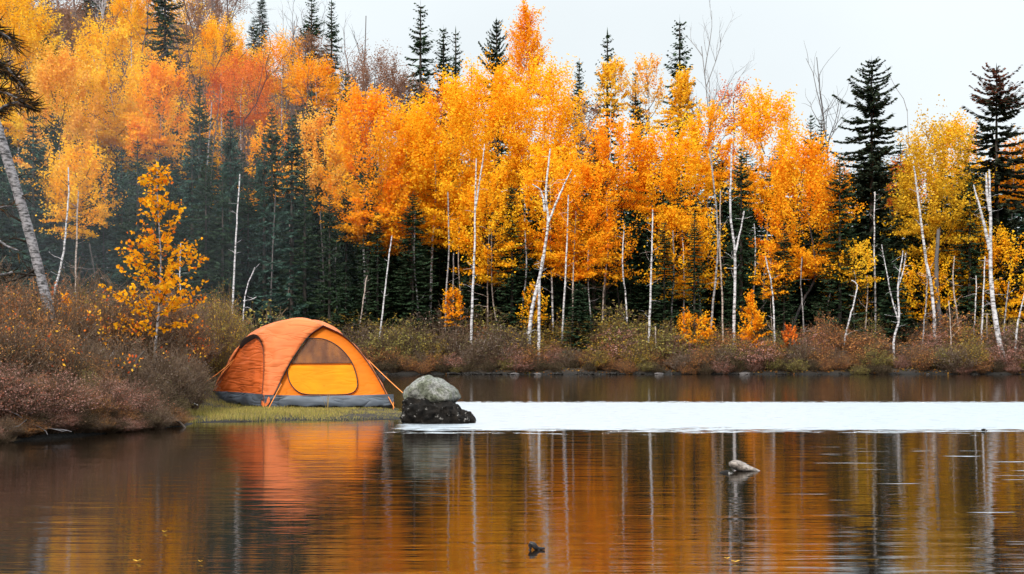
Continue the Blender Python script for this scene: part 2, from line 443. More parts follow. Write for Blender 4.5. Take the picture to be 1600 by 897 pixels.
seedc=[100]
def aspen(cx,top,bot,wpx,Y,pal,look,trunk=None,tmat=None,tw=6,shape='round',dens=1.0,name='aspen_tree',cat='autumn tree',leaf=.085,group='autumn trees along the far shore',extra=()):
    """golden tree: crown box in picture pixels at distance Y; trunk polyline from base"""
    seedc[0]+=1; sd=seedc[0]
    if trunk is None: trunk=[(cx+rng.uniform(-6,6),540),(cx+rng.uniform(-4,4),(top+bot)/2+40),(cx,top+.25*(bot-top))]
    X=(trunk[0][0]-800)/2000*Y; z=gz(X,Y); base=np.array([X,Y,z])
    o=empty(name,base)
    pl=list(trunk); zpy=540-(z-.1-CAMZ)/Y*2000
    if zpy>pl[0][1]: pl=[(pl[0][0],zpy)]+pl
    mb=MB(); r=tw*.32/2000*Y
    pts=trunkpoly(mb,pl,Y,base,r,r*.3); twigs(mb,pts,10,.8,.01)
    link('trunk',mb.mesh('trunk',tmat or M_birch,True),o)
    for j,(ccx,ct,cb,cw) in enumerate([(cx,top,bot,wpx)]+list(extra)):
        w=cw/2000*Y; h=(cb-ct)/2000*Y
        n=int(min(26000,max(1500,1050*w*h/ (leaf/.085)**2*dens)))
        c=link('crown',crown_mesh('crown',w*.90,h*.95,pal,n,shape,leaf,seed=sd*7+j),o)
        cp=P(ccx,(ct+cb)/2,Y)-base; c.location=[float(v) for v in cp]
    reg(o,trunk[0][0],Y,look,cat,group)
    return o

# ------------------------------------------------------------------ the trees of the far shore, left to right
# golden and orange crowns: (centre x, top, bottom, width, distance)
A=aspen
A(30,-30,230,120,62,YEL,'yellow birch crown high on the slope')
A(92,85,345,120,54,PALE,'pale yellow birch with soft tall crown',trunk=[(96,520),(100,400),(92,230)],tmat=M_birch2,dens=.9)
A(168,48,235,128,57,YEL,'bright yellow spreading birch',trunk=[(160,540),(172,400),(185,250),(168,110)],tmat=M_birchp,tw=6,extra=[(205,170,270,80)])
A(122,235,375,120,50,GOLD,'amber birch with low loose crown',trunk=[(122,520),(118,400),(120,290)],tmat=M_birchp,tw=5,dens=.7)
A(255,104,246,100,55,ORG,'orange aspen with slanting crown',trunk=[(246,520),(240,380),(252,180)],tmat=M_birch2,tw=5,extra=[(228,190,250,70)])
A(205,-20,60,70,84,GOLD,'small golden crown at the top of the slope')
A(345,40,130,90,88,GOLD,'golden crown beside the dark hillside spruce')
A(380,95,200,120,72,RED,'red orange maple crown on the hillside',dens=.8)
A(440,62,150,90,86,ORG,'orange hillside crown',dens=.6)
A(492,100,170,86,80,ORG,'hazy orange crown below the skyline')
A(420,190,330,80,56,ORG,'sparse orange birch in front of dark spruces',dens=.35,trunk=[(330,520),(326,380),(331,260),(345,130)],tmat=M_greybark,tw=4)
A(505,178,330,100,55,PALE,'pale orange rounded aspen crown',tmat=M_greybark)
A(573,148,385,138,50,ORG,'tall orange aspen with white stem',trunk=[(573,540),(570,440),(568,330),(578,230)],tw=8,extra=[(600,270,400,95)])
A(640,170,330,110,53,GOLD,'golden aspen with crooked grey stem',trunk=[(645,540),(640,360),(637,270),(655,200)],tmat=M_greybark,tw=8)
A(702,130,390,150,51,GOLD,'broad golden aspen over a straight white stem',trunk=[(672,520),(675,400),(681,300),(678,215)],tw=8,extra=[(680,200,330,110)])
A(770,110,330,140,56,GOLD,'tall golden aspen rising behind the others',tmat=M_greybark)
A(765,270,450,110,49,GOLD,'low hanging golden aspen crown',trunk=[(763,540),(762,440),(765,345)],tmat=M_birchp,tw=5)
A(822,12,190,95,66,ORG,'pointed orange tree, topmost on the skyline',shape='cone',dens=.8)
A(850,105,300,140,54,GOLD,'wide golden aspen behind the forked birch')
A(860,240,420,130,50,GOLD,'dense golden aspen low behind the forked birch')
A(912,260,440,110,49,ORG,'orange aspen with drooping lower leaves',trunk=[(895,540),(896,430),(900,330)],tmat=M_birchp,tw=5)
A(905,160,270,90,62,BRN,'brownish fading tree between gold crowns',dens=.6)
A(957,92,180,54,64,YEL,'small yellow tree beside a slim spruce',dens=.8)
A(965,185,330,110,51,ORG,'layered orange aspen',trunk=[(975,540),(962,420),(958,260)],tmat=M_bark,tw=5)
A(945,330,450,100,50,ORG,'sparse orange branches under the main crowns',dens=.35,tmat=M_bark)
A(1012,88,210,60,65,PALE,'thin pale orange tree against the sky',dens=.45)
A(1065,112,200,62,60,YEL,'yellow orange cone crown under the tall spruce tip',shape='cone')
A(1050,200,360,130,51,GOLD,'broad golden aspen',trunk=[(1014,540),(1017,440),(1020,330)],tw=6)
A(1070,330,470,120,50,GOLD,'low golden tiers of leaves',trunk=[(1068,540),(1069,420),(1066,360)],tw=7,dens=.8)
A(1108,165,300,80,54,GOLD,'golden aspen with twin thin stems',tmat=M_birch2)
A(1146,135,205,80,62,RED,'rusty red thin crown against the sky',dens=.35,tmat=M_greybark)
A(1195,150,330,120,53,GOLD,'bright golden aspen with twisting grey stem',trunk=[(1192,540),(1195,420),(1200,340),(1192,262)],tmat=M_birch2,tw=6)
A(1250,225,440,140,50,ORG,'large glowing orange aspen',trunk=[(1238,515),(1255,470),(1275,425),(1262,330)],tmat=M_greybark,tw=9)
A(1205,380,470,70,48.5,ORG,'small low orange crown by thin white stem',dens=.5,tmat=M_birchp,tw=3)
A(1290,250,330,90,60,ORG,'orange crown partly behind dark spruce',dens=.6)
A(1335,380,450,76,49,YEL,'small yellow crown under the ragged spruce',dens=.6,tmat=M_bark,tw=4)
A(1320,440,510,90,51,ORG,'low orange leaves beneath dark spruce',dens=.3,tmat=M_bark,tw=4)
A(1410,250,340,70,56,RED,'thin rusty crown behind leaning white trunk',dens=.4,tmat=M_bark)
A(1462,195,420,140,51,OLV,'olive gold aspen behind the leaning trunk',trunk=[(1463,540),(1463,440),(1468,355)],tmat=M_greybark,tw=12)
A(1500,190,320,80,58,GOLD,'gold crown beside the red topped spruce',dens=.7)
A(1445,400,500,90,50,GOLD,'low golden leaves around twin grey stems',dens=.5,tmat=M_bark,tw=4)
A(1515,340,480,90,51,GOLD,'loose gold undergrowth tree',dens=.5,tmat=M_bark,tw=4)
A(1585,225,330,90,54,ORG,'orange crown cut by the photo edge',dens=.8)
A(1580,370,500,100,50,GOLD,'low gold tree at the photo edge',dens=.6,tmat=M_bark,tw=4)
A(585,92,215,120,86,BRN,'greyish brown twiggy crown below the skyline',dens=.7,tmat=M_greybark)
A(640,125,215,90,84,BRN,'brown thinning crown under the skyline spruces',dens=.6,tmat=M_greybark)
A(478,60,150,80,90,BRN,'brown crown round the skyline spruces',dens=.6,tmat=M_greybark)
A(110,10,85,110,76,BRN,'purplish brown bare crown over the yellow birches',dens=.7,tmat=M_greybark)
A(320,0,75,90,94,BRN,'purplish brown crown at the top of the slope',dens=.6,tmat=M_greybark)
A(700,150,230,90,74,RED,'rusty crown behind the tall golden aspens',dens=.6,tmat=M_greybark)
# small orange saplings among the shoreline bushes
A(1176,462,562,52,47.2,ORG,'small cone shaped orange sapling among the bushes',shape='cone',leaf=.07,dens=1.2,trunk=[(1178,572),(1177,520),(1176,470)],tmat=M_bark,tw=3,name='orange_sapling',cat='sapling',group='small orange saplings')
A(832,445,512,46,48,GOLD,'small golden sapling beneath forked birch',leaf=.07,dens=.5,trunk=[(835,560),(834,500),(832,450)],tmat=M_bark,tw=3,name='orange_sapling',cat='sapling',group='small orange saplings')
A(708,450,512,34,48,ORG,'small orange sapling in front of dark spruce',leaf=.07,dens=.6,trunk=[(704,545),(706,500),(708,455)],tmat=M_bark,tw=3,name='orange_sapling',cat='sapling',group='small orange saplings')
A(1085,490,540,60,47.6,ORG,'orange green bushy sapling',leaf=.07,dens=.8,trunk=[(1086,560),(1085,500)],tmat=M_bark,tw=3,name='orange_sapling',cat='sapling',group='small orange saplings')
A(1235,508,560,26,47,RED,'small red sapling beside the leaning grey stem',leaf=.06,dens=.6,trunk=[(1237,572),(1236,512)],tmat=M_bark,tw=2,name='orange_sapling',cat='sapling',group='small orange saplings')

# spruces with tips one can see
S=spruce
for k,(px,top,Y,kind,w,look) in enumerate([
 (258,-60,78,'full',62,'great dark spruce standing out of the frame'),
 (487,-6,92,'full',50,'dark skyline spruce with open branches'),
 (518,-2,94,'slim',26,'slim skyline spruce beside a broader one'),
 (657,-2,84,'slim',40,'tall narrow spruce on the skyline'),
 (693,40,86,'slim',38,'shorter narrow skyline spruce'),
 (712,42,88,'slim',26,'very slim skyline spruce'),
 (776,28,84,'ragged',52,'open ragged spruce tip on the skyline'),
 (737,94,86,'slim',7,'tiny spruce tip on the skyline'),
 (905,92,72,'slim',30,'small spruce tip above gold crowns'),
 (949,44,66,'slim',36,'slender tall spruce behind yellow tree'),
 (993,108,66,'slim',28,'narrow dark spruce inside thin orange tree'),
 (1062,24,64,'slim',42,'tallest slender spruce against the sky'),
 (1267,176,68,'full',36,'small spruce tip left of bare sapling'),
 (1283,178,70,'slim',28,'second small spruce tip beside bare tree'),
 (1362,88,53,'ragged',92,'largest ragged dark spruce'),
 (1498,190,66,'slim',9,'thin spruce tip against the sky'),
 (1557,100,52,'redtop',100,'dark spruce with reddish brown top'),
 (540,108,66,'full',44,'dark spruce standing before bare hillside trees'),
 (52,178,50,'blue',66,'hazy blue green spruce below yellow crown'),
 (150,120,74,'blue',44,'blue grey spruce between yellow crowns'),
 (456,182,49.5,'blue',64,'pointed hazy spruce'),
 (476,240,49,'slim',26,'narrow hazy spruce beside a wider one'),
 (360,168,53,'blue',46,'grey green hazy spruce'),
 (487,140,66,'blue',48,'soft hazy spruce on the slope'),
 (413,215,52,'blue',40,'hazy spruce among sparse orange leaves'),
 (645,300,49,'full',52,'mossy dark spruce'),
 (1158,228,48.8,'full',40,'dark spruce behind thin white trunk'),
 (1128,240,54,'slim',20,'slim dark spruce behind the birches'),
 (1000,165,56,'slim',36,'dark slim spruce between gold crowns'),
 (855,300,52,'slim',30,'shadowed slim spruce'),
 (800,290,48.6,'slim',34,'slim dark spruce between golden crowns'),
 (905,440,47.6,'low',44,'low dense spruce at the water bushes'),
 (540,430,48,'low',38,'low grey green spruce'),
 (300,205,52,'blue',50,'broad dusky green spruce'),(190,235,51,'blue',46,'dusky spruce under the spreading yellow birch'),(515,300,48.6,'full',40,'dark spruce filling the gap'),(735,330,49.5,'slim',26,'dark narrow spruce seen past white stems'),(870,190,60,'full',40,'spruce shaded by brownish tree'),(1038,345,48.6,'slim',30,'dark spruce seen below gold tiers'),(1312,245,49.2,'full',50,'dark spruce beside the glowing orange aspen'),(1220,300,53,'slim',28,'dark slim spruce in the gold'),(1515,250,50,'full',44,'dark spruce behind the thick forked trunk'),(1418,240,54,'full',40,'dark spruce behind the leaning white trunk'),(312,120,54,'full',44,'tall dark green spruce rising through the slope crowns'),(425,165,53,'full',40,'dark green spruce between hazy crowns'),(215,215,50.5,'full',42,'dark green spruce behind the yellow leaves'),(575,235,49.4,'slim',24,'dark spruce spire inside the orange crown'),(928,215,50.4,'slim',30,'slender dark spruce dividing the gold crowns'),(590,330,48.8,'slim',26,'slim dark spruce right of the white stem'),(1225,345,48.4,'slim',24,'slim dark spruce before the gold crowns'),(1085,330,48.6,'slim',24,'narrow dark spruce between low gold tiers'),(20,250,52,'blue',50,'shadowy spruce at the left'),
 (1395,400,49,'low',46,'low black green spruce behind white snag'),
]): S(px,top,Y,kind,w,look,i=k)
# the dark wall of young spruces under and behind the crowns
k=0
for row,(Y,lo,hi,st,kinds) in enumerate([(51.5,330,430,31,('low','full')),(55,270,370,37,('full','low','slim')),(60,230,320,44,('full','blue')),(68,215,290,46,('full','full')),(76,215,280,60,('full',))]):
    px=(-230 if row<2 else -110)+row*13
    while px<(1800 if row<2 else 1700):
        top=rng.uniform(lo,hi)
        if px<560: top-=55 if row>0 else 90
        S(px+rng.uniform(-9,9),top,Y+rng.uniform(-1.2,1.2),kinds[k%len(kinds)] if px>560 or row==0 else 'blue',rng.uniform(36,56)*(1 if row<2 else 1.5),
          ['young dark spruce in the front thicket','dark forest spruce in second row','deep shadowed forest spruce','far dark spruce behind the aspens','farthest dark spruce behind the aspens'][row],
          'young spruces filling the forest',i=k)
        k+=1; px+=st*rng.uniform(.8,1.2)
# hillside trees: bare brown crowns, orange, a few spruces
bare=[]
for s in range(5):
    mb=bare_mesh('b',7,200+s,col=(.15,.10,.095),r0=.07,depth=3,spread=.42,dens=1.5,first=.2); bare.append(mb.mesh('limbs',M_twig))
hc={}
for kname,pal,dn in (('brn',BRN,.55),('org',ORG,.8),('gold',GOLD,.9)):
    hc[kname]=[crown_mesh('crown',3.6,5,pal,int(5200*dn),'round',.11,seed=300+j+len(kname)*9) for j in range(2)]
HT=trunk_mesh('grey_trunk',1,.014,M_greybark,5,.004)
k=0
for row,Y in enumerate((72,82,92,104,117,131)):
    px=-190+row*17
    while px<820-row*30:
        x=(px-800)/2000*Y; yy=Y+rng.uniform(-4,4); z=gz(x,yy)-.05
        u=rng.random(); H=rng.uniform(6,8.5)
        o=empty('hillside_tree',(x,yy,z)); o.rotation_euler.z=float(rng.random()*6.28)
        if u<.5 or row>3 and u<.75:
            s=H/7; c=link('limbs',bare[k%5],o); c.scale=(s*1.25,s*1.25,s)
            if rng.random()<.75:
                c=link('crown',hc['brn'][k%2],o); c.location=(0,0,H*.58); c.scale=(.8*s,.8*s,s)
            look='bare brown twiggy hillside tree'
        elif u<.85:
            kk='org' if rng.random()<.45 else 'gold'
            c=link('crown',hc[kk][k%2],o); c.location=(0,0,H*.62); t=link('trunk',HT,o); t.scale=(H,H,H*.8)
            c.scale=(rng.uniform(.8,1.1),)*2+(H/7,)
            look='orange hillside tree' if kk=='org' else 'golden hillside tree'
        else:
            me,h0=SP['full'][k%2]; s=H*1.25/h0; c=link('crown',me,o); c.scale=(s*.9,s*.9,s); t=link('trunk',SPT,o); t.scale=(H,H,H*1.2)
            look='dark hillside spruce'; o.name='hillside_spruce'
        reg(o,px,yy,look,'tree','trees on the rising hillside')
        k+=1; px+=46*rng.uniform(.75,1.25)
# bare thin trees standing above the crowns
def bare_tree(px,base_py,top,Y,seed,look,r0=.05,spread=.3,col=(.13,.12,.12),depth=2,dens=1.0,first=.45):
    x=(px-800)/2000*Y; z=gz(x,Y); H=CAMZ+(540-top)/2000*Y-z
    mb=bare_mesh('bare_tree',H,seed,col=col,r0=r0*.8,depth=depth,spread=spread,dens=dens*1.6,first=first,lf=(.11,.23))
    o=link('bare_tree',mb.mesh('bare_tree',M_twig),None,(x,Y,z)); reg(o,px,Y,look,'bare tree','bare leafless trees against the sky')
bare_tree(1130,0,60,60,1,'tall leafless tree with fine upright twigs',.06,.34,(.26,.25,.25),3,1.6,.6)
bare_tree(1297,0,88,58,5,'thin leafless tree with crooked top branches',.06,.5,(.17,.16,.16),2,1.2,.6)
bare_tree(1432,0,165,56,9,'spindly pale leafless tree',.04,.2,(.3,.28,.27),1,1,.5)
bare_tree(562,0,15,90,12,'leafless skyline tree with upright limbs',.10,.25,(.14,.12,.12),3,1.4,.55)
bare_tree(597,0,60,92,14,'shorter leafless skyline tree',.08,.3,(.15,.13,.13),3,1.4,.4)
bare_tree(148,0,-20,80,16,'pale leafless tree above yellow birch',.11,.3,(.42,.38,.38),3,1.2,.5)
bare_tree(450,0,30,95,18,'leafless tree above orange hillside crowns',.08,.3,(.2,.18,.18),3,1.3,.4)
bare_tree(340,0,-10,92,20,'leafless tree near the top of the frame',.08,.35,(.2,.17,.17),3,1.4,.4)

# white and grey birch stems
B=birch
B([[(80,545),(82,478),(99,400),(107,320),(108,262)]],44,'slim curved white trunk',wpx=8,tw=2)
B([[(116,545),(117,460),(119,380),(123,298)]],45,'thin reddish straight stem',M_birchp,wpx=5,tw=4)
B([[(364,545),(363,495),(368,380),(375,272)]],46,'slim white trunk with broken top',wpx=6,tw=8)
B([[(378,560),(380,500),(385,450),(398,418)],[(380,470),(392,468),(400,464)]],44,'small bent white snag with side twig',wpx=4,tw=3)
B([[(166,560),(168,420),(165,330),(150,200)]],56,'faint bluish stem under yellow crown',M_birch2,wpx=6,tw=3)
B([[(586,570),(593,530),(602,450),(612,368)]],47.5,'thin white stem leaning right',wpx=5,tw=3)
B([[(708,540),(708,460),(709,395)]],50,'short grey stem among dark spruces',M_birch2,wpx=6,tw=3)
B([[(735,570),(737,500),(741,400),(743,300),(744,248)],[(742,330),(752,270),(757,225)]],47.5,'tall straight white trunk above bushes',wpx=8,tw=10)
B([[(826,560),(830,490),(845,425),(856,350),(853,300),(860,232)],[(856,350),(874,305),(893,265)],[(851,330),(846,300),(832,288)]],47,'forked white birch with three bare arms',wpx=11,wtop=4,tw=14)
B([[(842,575),(842,500),(843,440),(848,400)]],46.6,'short bluish white stem before the forked birch',wpx=8,wtop=6,tw=3)
B([[(878,560),(880,500),(885,400),(888,305)]],48,'speckled thin birch stem right of forked birch',M_birch,wpx=6,tw=8)
B([[(893,560),(894,520),(896,410)]],48,'short beige straight stem',M_birchp,wpx=5,tw=2)
B([[(1013,560),(1016,470),(1018,400),(1020,328)]],47.4,'wavy white trunk rising from yellow bushes',wpx=7,tw=8)
B([[(1030,575),(1025,540),(1024,510)]],47,'short stub of pale stem in the bushes',M_birchp,wpx=4,tw=1)
B([[(1100,545),(1094,490),(1090,432)]],49,'broken grey snag with white tip',M_birch2,wpx=9,wtop=5,tw=4)
B([[(1108,560),(1112,490),(1121,400),(1118,320),(1108,232)]],48.6,'tall thin curving grey trunk',M_birch2,wpx=7,tw=12)
B([[(1146,565),(1147,500),(1148,400),(1141,330),(1143,225)],[(1148,400),(1156,365),(1163,330)]],47.8,'white trunk with one thin right arm',wpx=9,wtop=4,tw=10)
B([[(1210,560),(1210,520),(1207,455),(1196,400)]],47.2,'thin white stem curving left at top',wpx=5,tw=2)
B([[(1318,540),(1326,505),(1335,470),(1340,445),(1331,438)]],47.4,'short crooked white snag with bent tip',wpx=6,tw=5)
B([[(1290,520),(1293,480),(1297,458)]],50,'tiny leaning pale stem',M_birch2,wpx=4,tw=1)
B([[(1396,545),(1397,525),(1404,500),(1402,450),(1410,392)],[(1403,500),(1392,460),(1378,382)],[(1403,450),(1412,420),(1415,395)]],47,'forked slim white snag',wpx=7,wtop=3,tw=10)
B([[(1462,560),(1456,460),(1445,400),(1436,330),(1427,260)]],48.5,'tall white trunk leaning left',wpx=10,wtop=4,tw=16)
B([[(1478,560),(1466,480),(1463,420),(1468,358)]],49.2,'dark blunt dead trunk',M_greybark,wpx=14,wtop=9,tw=3)
B([[(1572,572),(1560,525),(1549,440),(1548,350),(1546,265)],[(1546,390),(1535,340),(1521,288)],[(1547,330),(1542,300),(1541,270)]],47,'thickest white forked trunk',wpx=15,wtop=5,tw=16)
B([[(1533,555),(1535,500),(1540,400)]],48,'thin white stem beside the thick forked trunk',wpx=6,tw=3)
B([[(1542,555),(1543,490)]],48.2,'short tan stem beside the forked trunk',M_birchp,wpx=4,tw=1)
B([[(1566,560),(1570,500),(1576,440)]],48,'slim grey stem right of forked trunk',M_birch2,wpx=5,tw=3)
B([[(1586,565),(1590,510),(1602,455)]],47,'white stem leaning right off the edge',wpx=7,tw=4)
B([[(1488,570),(1485,500),(1483,470)]],47,'short brown twig stem in the bushes',M_birchp,wpx=3,tw=3)
B([[(558,560),(562,510),(573,430)]],48,'faint thin tan stem behind the tent',M_birchp,wpx=4,tw=4)
B([[(788,545),(770,470),(768,360)]],49,'slim beige stem',M_birchp,wpx=5,tw=4)
B([[(322,300),(326,230),(331,160)]],62,'slanting grey stem on the slope',M_birch2,wpx=6,tw=4)
B([[(420,560),(425,420),(430,300)]],50,'faint grey stem in the haze',M_greybark,wpx=4,tw=4)
B([[(150,545),(148,440),(140,380)]],47,'thin dark stem left of the yellow sapling',M_bark,wpx=3,tw=6)
B([[(505,545),(506,450),(500,330)]],49,'thin grey dead stem behind the tent top',M_greybark,wpx=3,tw=8)

for k_,(px,top,Y,lean,w_) in enumerate([(655,330,49,-6,5),(695,300,48.5,5,5),(722,350,49.5,-4,4),(812,360,48.8,8,5),(925,380,49,-5,4),(940,300,49.5,7,5),(982,350,48.6,-7,5),(1048,360,48.9,4,5),(1130,300,48.2,-4,5),(1172,350,49,6,4),(1258,400,48.6,-5,4),(1350,430,49,5,4),(1368,300,49.8,-2,6),(1440,420,48.2,6,4),(1500,400,48.6,-8,5),(1520,430,49,4,4),(530,380,49,-5,4),(448,350,50,4,4),(288,380,50,-6,4),(218,330,51,5,4)]):
    B([[(px,560),(px+lean*.4,(560+top)/2+30),(px+lean*1.3,(560+top)/2-40),(px+lean,top)]],Y,['slender pale forest stem','slender grey forest stem','slender tan forest stem'][k_%3],[M_birch,M_birch2,M_birchp][k_%3],wpx=w_,tw=7)

# ------------------------------------------------------------------ shrubs
def shrub_mesh(seed,cols,tw=(.16,.105,.07),nt=150,nl=2600,leaf=.04,fine=1.0,yel=0):
    """a shrub about 1 m across and 1 m high; stems plus small leaves"""
    r=np.random.default_rng(seed); mb=MB(); tips=[]
    for i in range(nt):
        a=r.random()*2*np.pi; rad=r.random()**.5*.5; h=(1-(rad/.62)**2)*r.uniform(.72,1.05)
        p0=np.array([math.cos(a)*rad*.35,math.sin(a)*rad*.35,-.05]); p1=np.array([math.cos(a)*rad,math.sin(a)*rad,h])
        mid=(p0+p1)/2+np.array([0,0,.1])+r.normal(0,.03,3)
        t=np.linspace(0,1,4)[:,None]; pts=(1-t)**2*p0+2*t*(1-t)*mid+t*t*p1
        tube(mb,pts,np.linspace(.006,.0025,4),3,np.array(tw)*r.uniform(.7,1.4),False)
        tips.append(pts)
        for _ in range(3):
            q=pts[r.integers(1,4)]; d=unit(np.array([math.cos(a)*.6,math.sin(a)*.6,.8])+r.normal(0,.5,3)); l=r.uniform(.08,.22)
            tube(mb,[q,q+d*l*.5+r.normal(0,.01,3),q+d*l],[.003,.0025,.002],3,np.array(tw)*r.uniform(.8,1.6),False)
            tips.append(np.array([q,q+d*l*.5,q+d*l]))
    n=nl; idx=r.integers(0,len(tips),n); pos=[]
    for j in idx:
        T=tips[j]; k=r.random()*(len(T)-1); i0=int(k); w=k-i0; w=max(w,.2)
        pos.append(T[i0]*(1-w)+T[i0+1]*w)
    pos=np.array(pos)+r.normal(0,.028,(n,3)); pos[:,2]=np.maximum(pos[:,2],.02)
    cs=np.array(cols); base=cs[r.integers(0,len(cs),n)]
    # patches of one tone, not salt and pepper
    pt=np.array([mn.noise(Vector(p*4)+Vector((seed,0,0))) for p in pos]); ci=np.clip(((pt+.45)/.9*len(cs)).astype(int),0,len(cs)-1)
    base=np.where((r.random(n)<.7)[:,None],cs[ci],base)
    col=base*r.uniform(.65,1.35,(n,1))
    quads(mb,pos,r.normal(0,1,(n,3))+[0,0,.5],r.normal(0,1,(n,3)),leaf*r.uniform(.6,1.4,n),leaf*.55*r.uniform(.7,1.2,n),col)
    return mb.mesh('shrub',M_twig)
SH={
 'purple':([(.34,.165,.135),(.46,.25,.21),(.36,.13,.08),(.22,.12,.10)],'purplish brown heathy shrub'),
 'rust':([(.40,.17,.06),(.32,.12,.05),(.24,.11,.06),(.48,.22,.06)],'rusty brown shrub'),
 'grey':([(.15,.115,.095),(.20,.155,.13),(.14,.09,.065),(.17,.14,.07)],'grey brown twiggy shrub'),
 'olive':([(.24,.21,.06),(.19,.17,.05),(.36,.28,.07),(.15,.12,.05)],'olive green shrub'),
 'yellow':([(.36,.24,.045),(.26,.20,.05),(.42,.25,.03),(.18,.14,.04)],'yellowish shrub'),
 'dark':([(.035,.035,.018),(.06,.05,.03),(.025,.025,.015),(.09,.07,.03)],'dark green low shrub'),
}
SHM={}
for j,(kk,(cols,lk)) in enumerate(SH.items()):
    SHM[kk]=[shrub_mesh(50+j*3+s,cols,nt=(230 if kk=='grey' else 150),nl=(1800 if kk=='grey' else 3000),leaf=.038) for s in range(2)]
SHN={}
for j,(kk,(cols,lk)) in enumerate(SH.items()):   # finer ones for the near bank
    SHN[kk]=[shrub_mesh(150+j*3+s,cols,nt=(420 if kk=='grey' else 300),nl=(4500 if kk=='grey' else 8000),leaf=.022) for s in range(2)]
def shrub(kind,x,y,w,h,near=False,group=None):
    me=(SHN if near else SHM)[kind][int(rng.integers(2))]
    z=gz(x,y)
    o=link('shrub',me,None,(x,y,max(z,-.02)-.03)); o.scale=(w,w*rng.uniform(.8,1.1),h); o.rotation_euler.z=float(rng.random()*6.28)
    px=800+2000*x/y
    reg(o,px,y,SH[kind][1],'shrub',group)
# the belt on the far shore
def belt(Y0,Y1,lo,hi,kinds,st,h0,h1,grp):
    px=lo
    while px<hi:
        Y=rng.uniform(Y0,Y1); x=(px-800)/2000*Y
        if lake_sd(np.array([x]),np.array([Y]))[0]>.05:
            hh=rng.uniform(h0,h1)
            shrub(kinds[int(rng.integers(len(kinds)))],x,Y,hh*rng.uniform(1.3,1.9),hh,group=grp)
        px+=st*rng.uniform(.7,1.3)
belt(45.9,46.15,575,1640,['rust','purple','dark','olive','dark'],26,.35,.6,'low shrubs hanging over the far waterline')
belt(46.3,46.7,575,1640,['rust','purple','yellow','rust','rust','grey','olive'],28,.5,1.05,'front shrubs at the far waterline')
belt(47.2,47.8,560,1640,['grey','rust','purple','yellow','grey','olive'],32,.8,1.55,'middle shrubs of the far shore')
belt(48.3,49.5,540,1640,['grey','yellow','rust','yellow','olive'],34,1.2,2.1,'tall shrubs at the forest edge')
# brighter ones one can pick out
for px,Y,w,h,kk in [(960,47.9,1.9,1.75,'yellow'),(1010,47.4,1.6,1.3,'yellow'),(1045,48,1.0,1.5,'yellow'),(820,47,1.6,1.2,'grey'),(640,47.2,2.2,1.6,'olive'),(775,46.8,2.0,1.35,'grey'),(1090,48.2,1.2,1.7,'olive'),(1290,47.5,1.3,1.9,'rust'),(600,46.8,1.8,1.3,'olive')]:
    shrub(kk,(px-800)/2000*Y,Y,w,h,group='brighter shrubs of the far shore')
# the thicket on the near left bank
def bank(lst,grp):
    for kk,px,Y,w,h in lst: shrub(kk,(px-800)/2000*Y,Y,w,h,True,grp)
bank([('purple',20,14.2,1.0,.62),('purple',85,14.7,.95,.60),('rust',55,14.6,.7,.50),('purple',165,15.6,.8,.55),('purple',205,16.0,.75,.50),('rust',135,15.2,.6,.42),('purple',-30,14.0,1.0,.7),
 ('rust',110,14.9,.6,.45),('rust',185,15.5,.5,.32)],'purplish shrubs along the left waterline')
for i in range(22):
    t=i/21; kk=['purple','dark','grey','rust','dark','purple'][i%6]
    x0=-6.0+t*1.75; y0=float(np.interp(x0,[-6.2,-5.42,-5.1,-4.75,-4.35,-4.2],[13.35,13.5,14.3,14.9,15.7,16.6]))
    bank([(kk,800+2000*(x0-.12)/(y0+.05),y0+.05,rng.uniform(.4,.6),rng.uniform(.16,.34))],'low shrubs overhanging the left waterline')
bank([('dark',235,16.2,.55,.40),('dark',262,16.5,.5,.34),('dark',215,15.9,.5,.30),('olive',275,17.1,.42,.36),('dark',120,15.0,.5,.25),('dark',30,14.2,.55,.22),('dark',245,16.9,.7,.5),('dark',160,15.35,.5,.25),('dark',75,14.55,.5,.22)],'dark low shrubs at the left waterline')
bank([('grey',10,15.6,1.2,1.0),('rust',70,16.0,1.1,1.0),('grey',130,16.6,1.1,.85),('dark',105,15.9,.8,.66),('grey',190,17.2,1.1,.9),('grey',235,17.6,1.1,.9),('grey',285,18.4,1.0,.85),('rust',150,16.2,.7,.66),('olive',140,15.7,.35,.58),
 ('grey',215,16.8,.9,.70),('grey',262,17.6,.9,.72),('grey',285,19.2,.8,.75),('rust',-40,15.4,1.2,1.1)],'twiggy shrubs in the middle of the left thicket')
bank([('rust',25,17.6,1.5,1.35),('grey',90,18.2,1.4,1.3),('rust',120,18.6,1.0,1.3),('rust',165,19.2,1.5,1.35),('grey',215,19.6,1.5,1.3),('rust',262,20.2,1.3,1.3),('grey',285,21.0,1.2,1.35),('yellow',340,22.4,1.2,1.55),('yellow',362,23.0,1.0,1.35),('yellow',318,23.4,1.0,1.4),('yellow',352,23.8,.9,1.7),
 ('rust',-30,18,1.6,1.5),('yellow',140,19.8,1.0,1.45),('grey',185,21,1.7,1.5),('rust',60,20,1.6,1.6),('rust',240,22,1.6,1.55),('grey',10,20.5,1.7,1.7),('grey',120,22.5,1.8,1.7),('grey',290,23.5,1.8,1.5),('rust',330,25,1.8,1.5)],'tall shrubs at the back of the left thicket')
# thicket running back along the shore behind the tent
for i in range(46):
    Y=rng.uniform(25,44); px=rng.uniform(-60,560); x=(px-800)/2000*Y
    if lake_sd(np.array([x]),np.array([Y]))[0]<.6: continue
    kk=['grey','rust','olive','grey','yellow'][i%5]; h=rng.uniform(1.1,1.7)
    shrub(kk,x,Y,h*1.6,h,group='shrubs behind the tent')

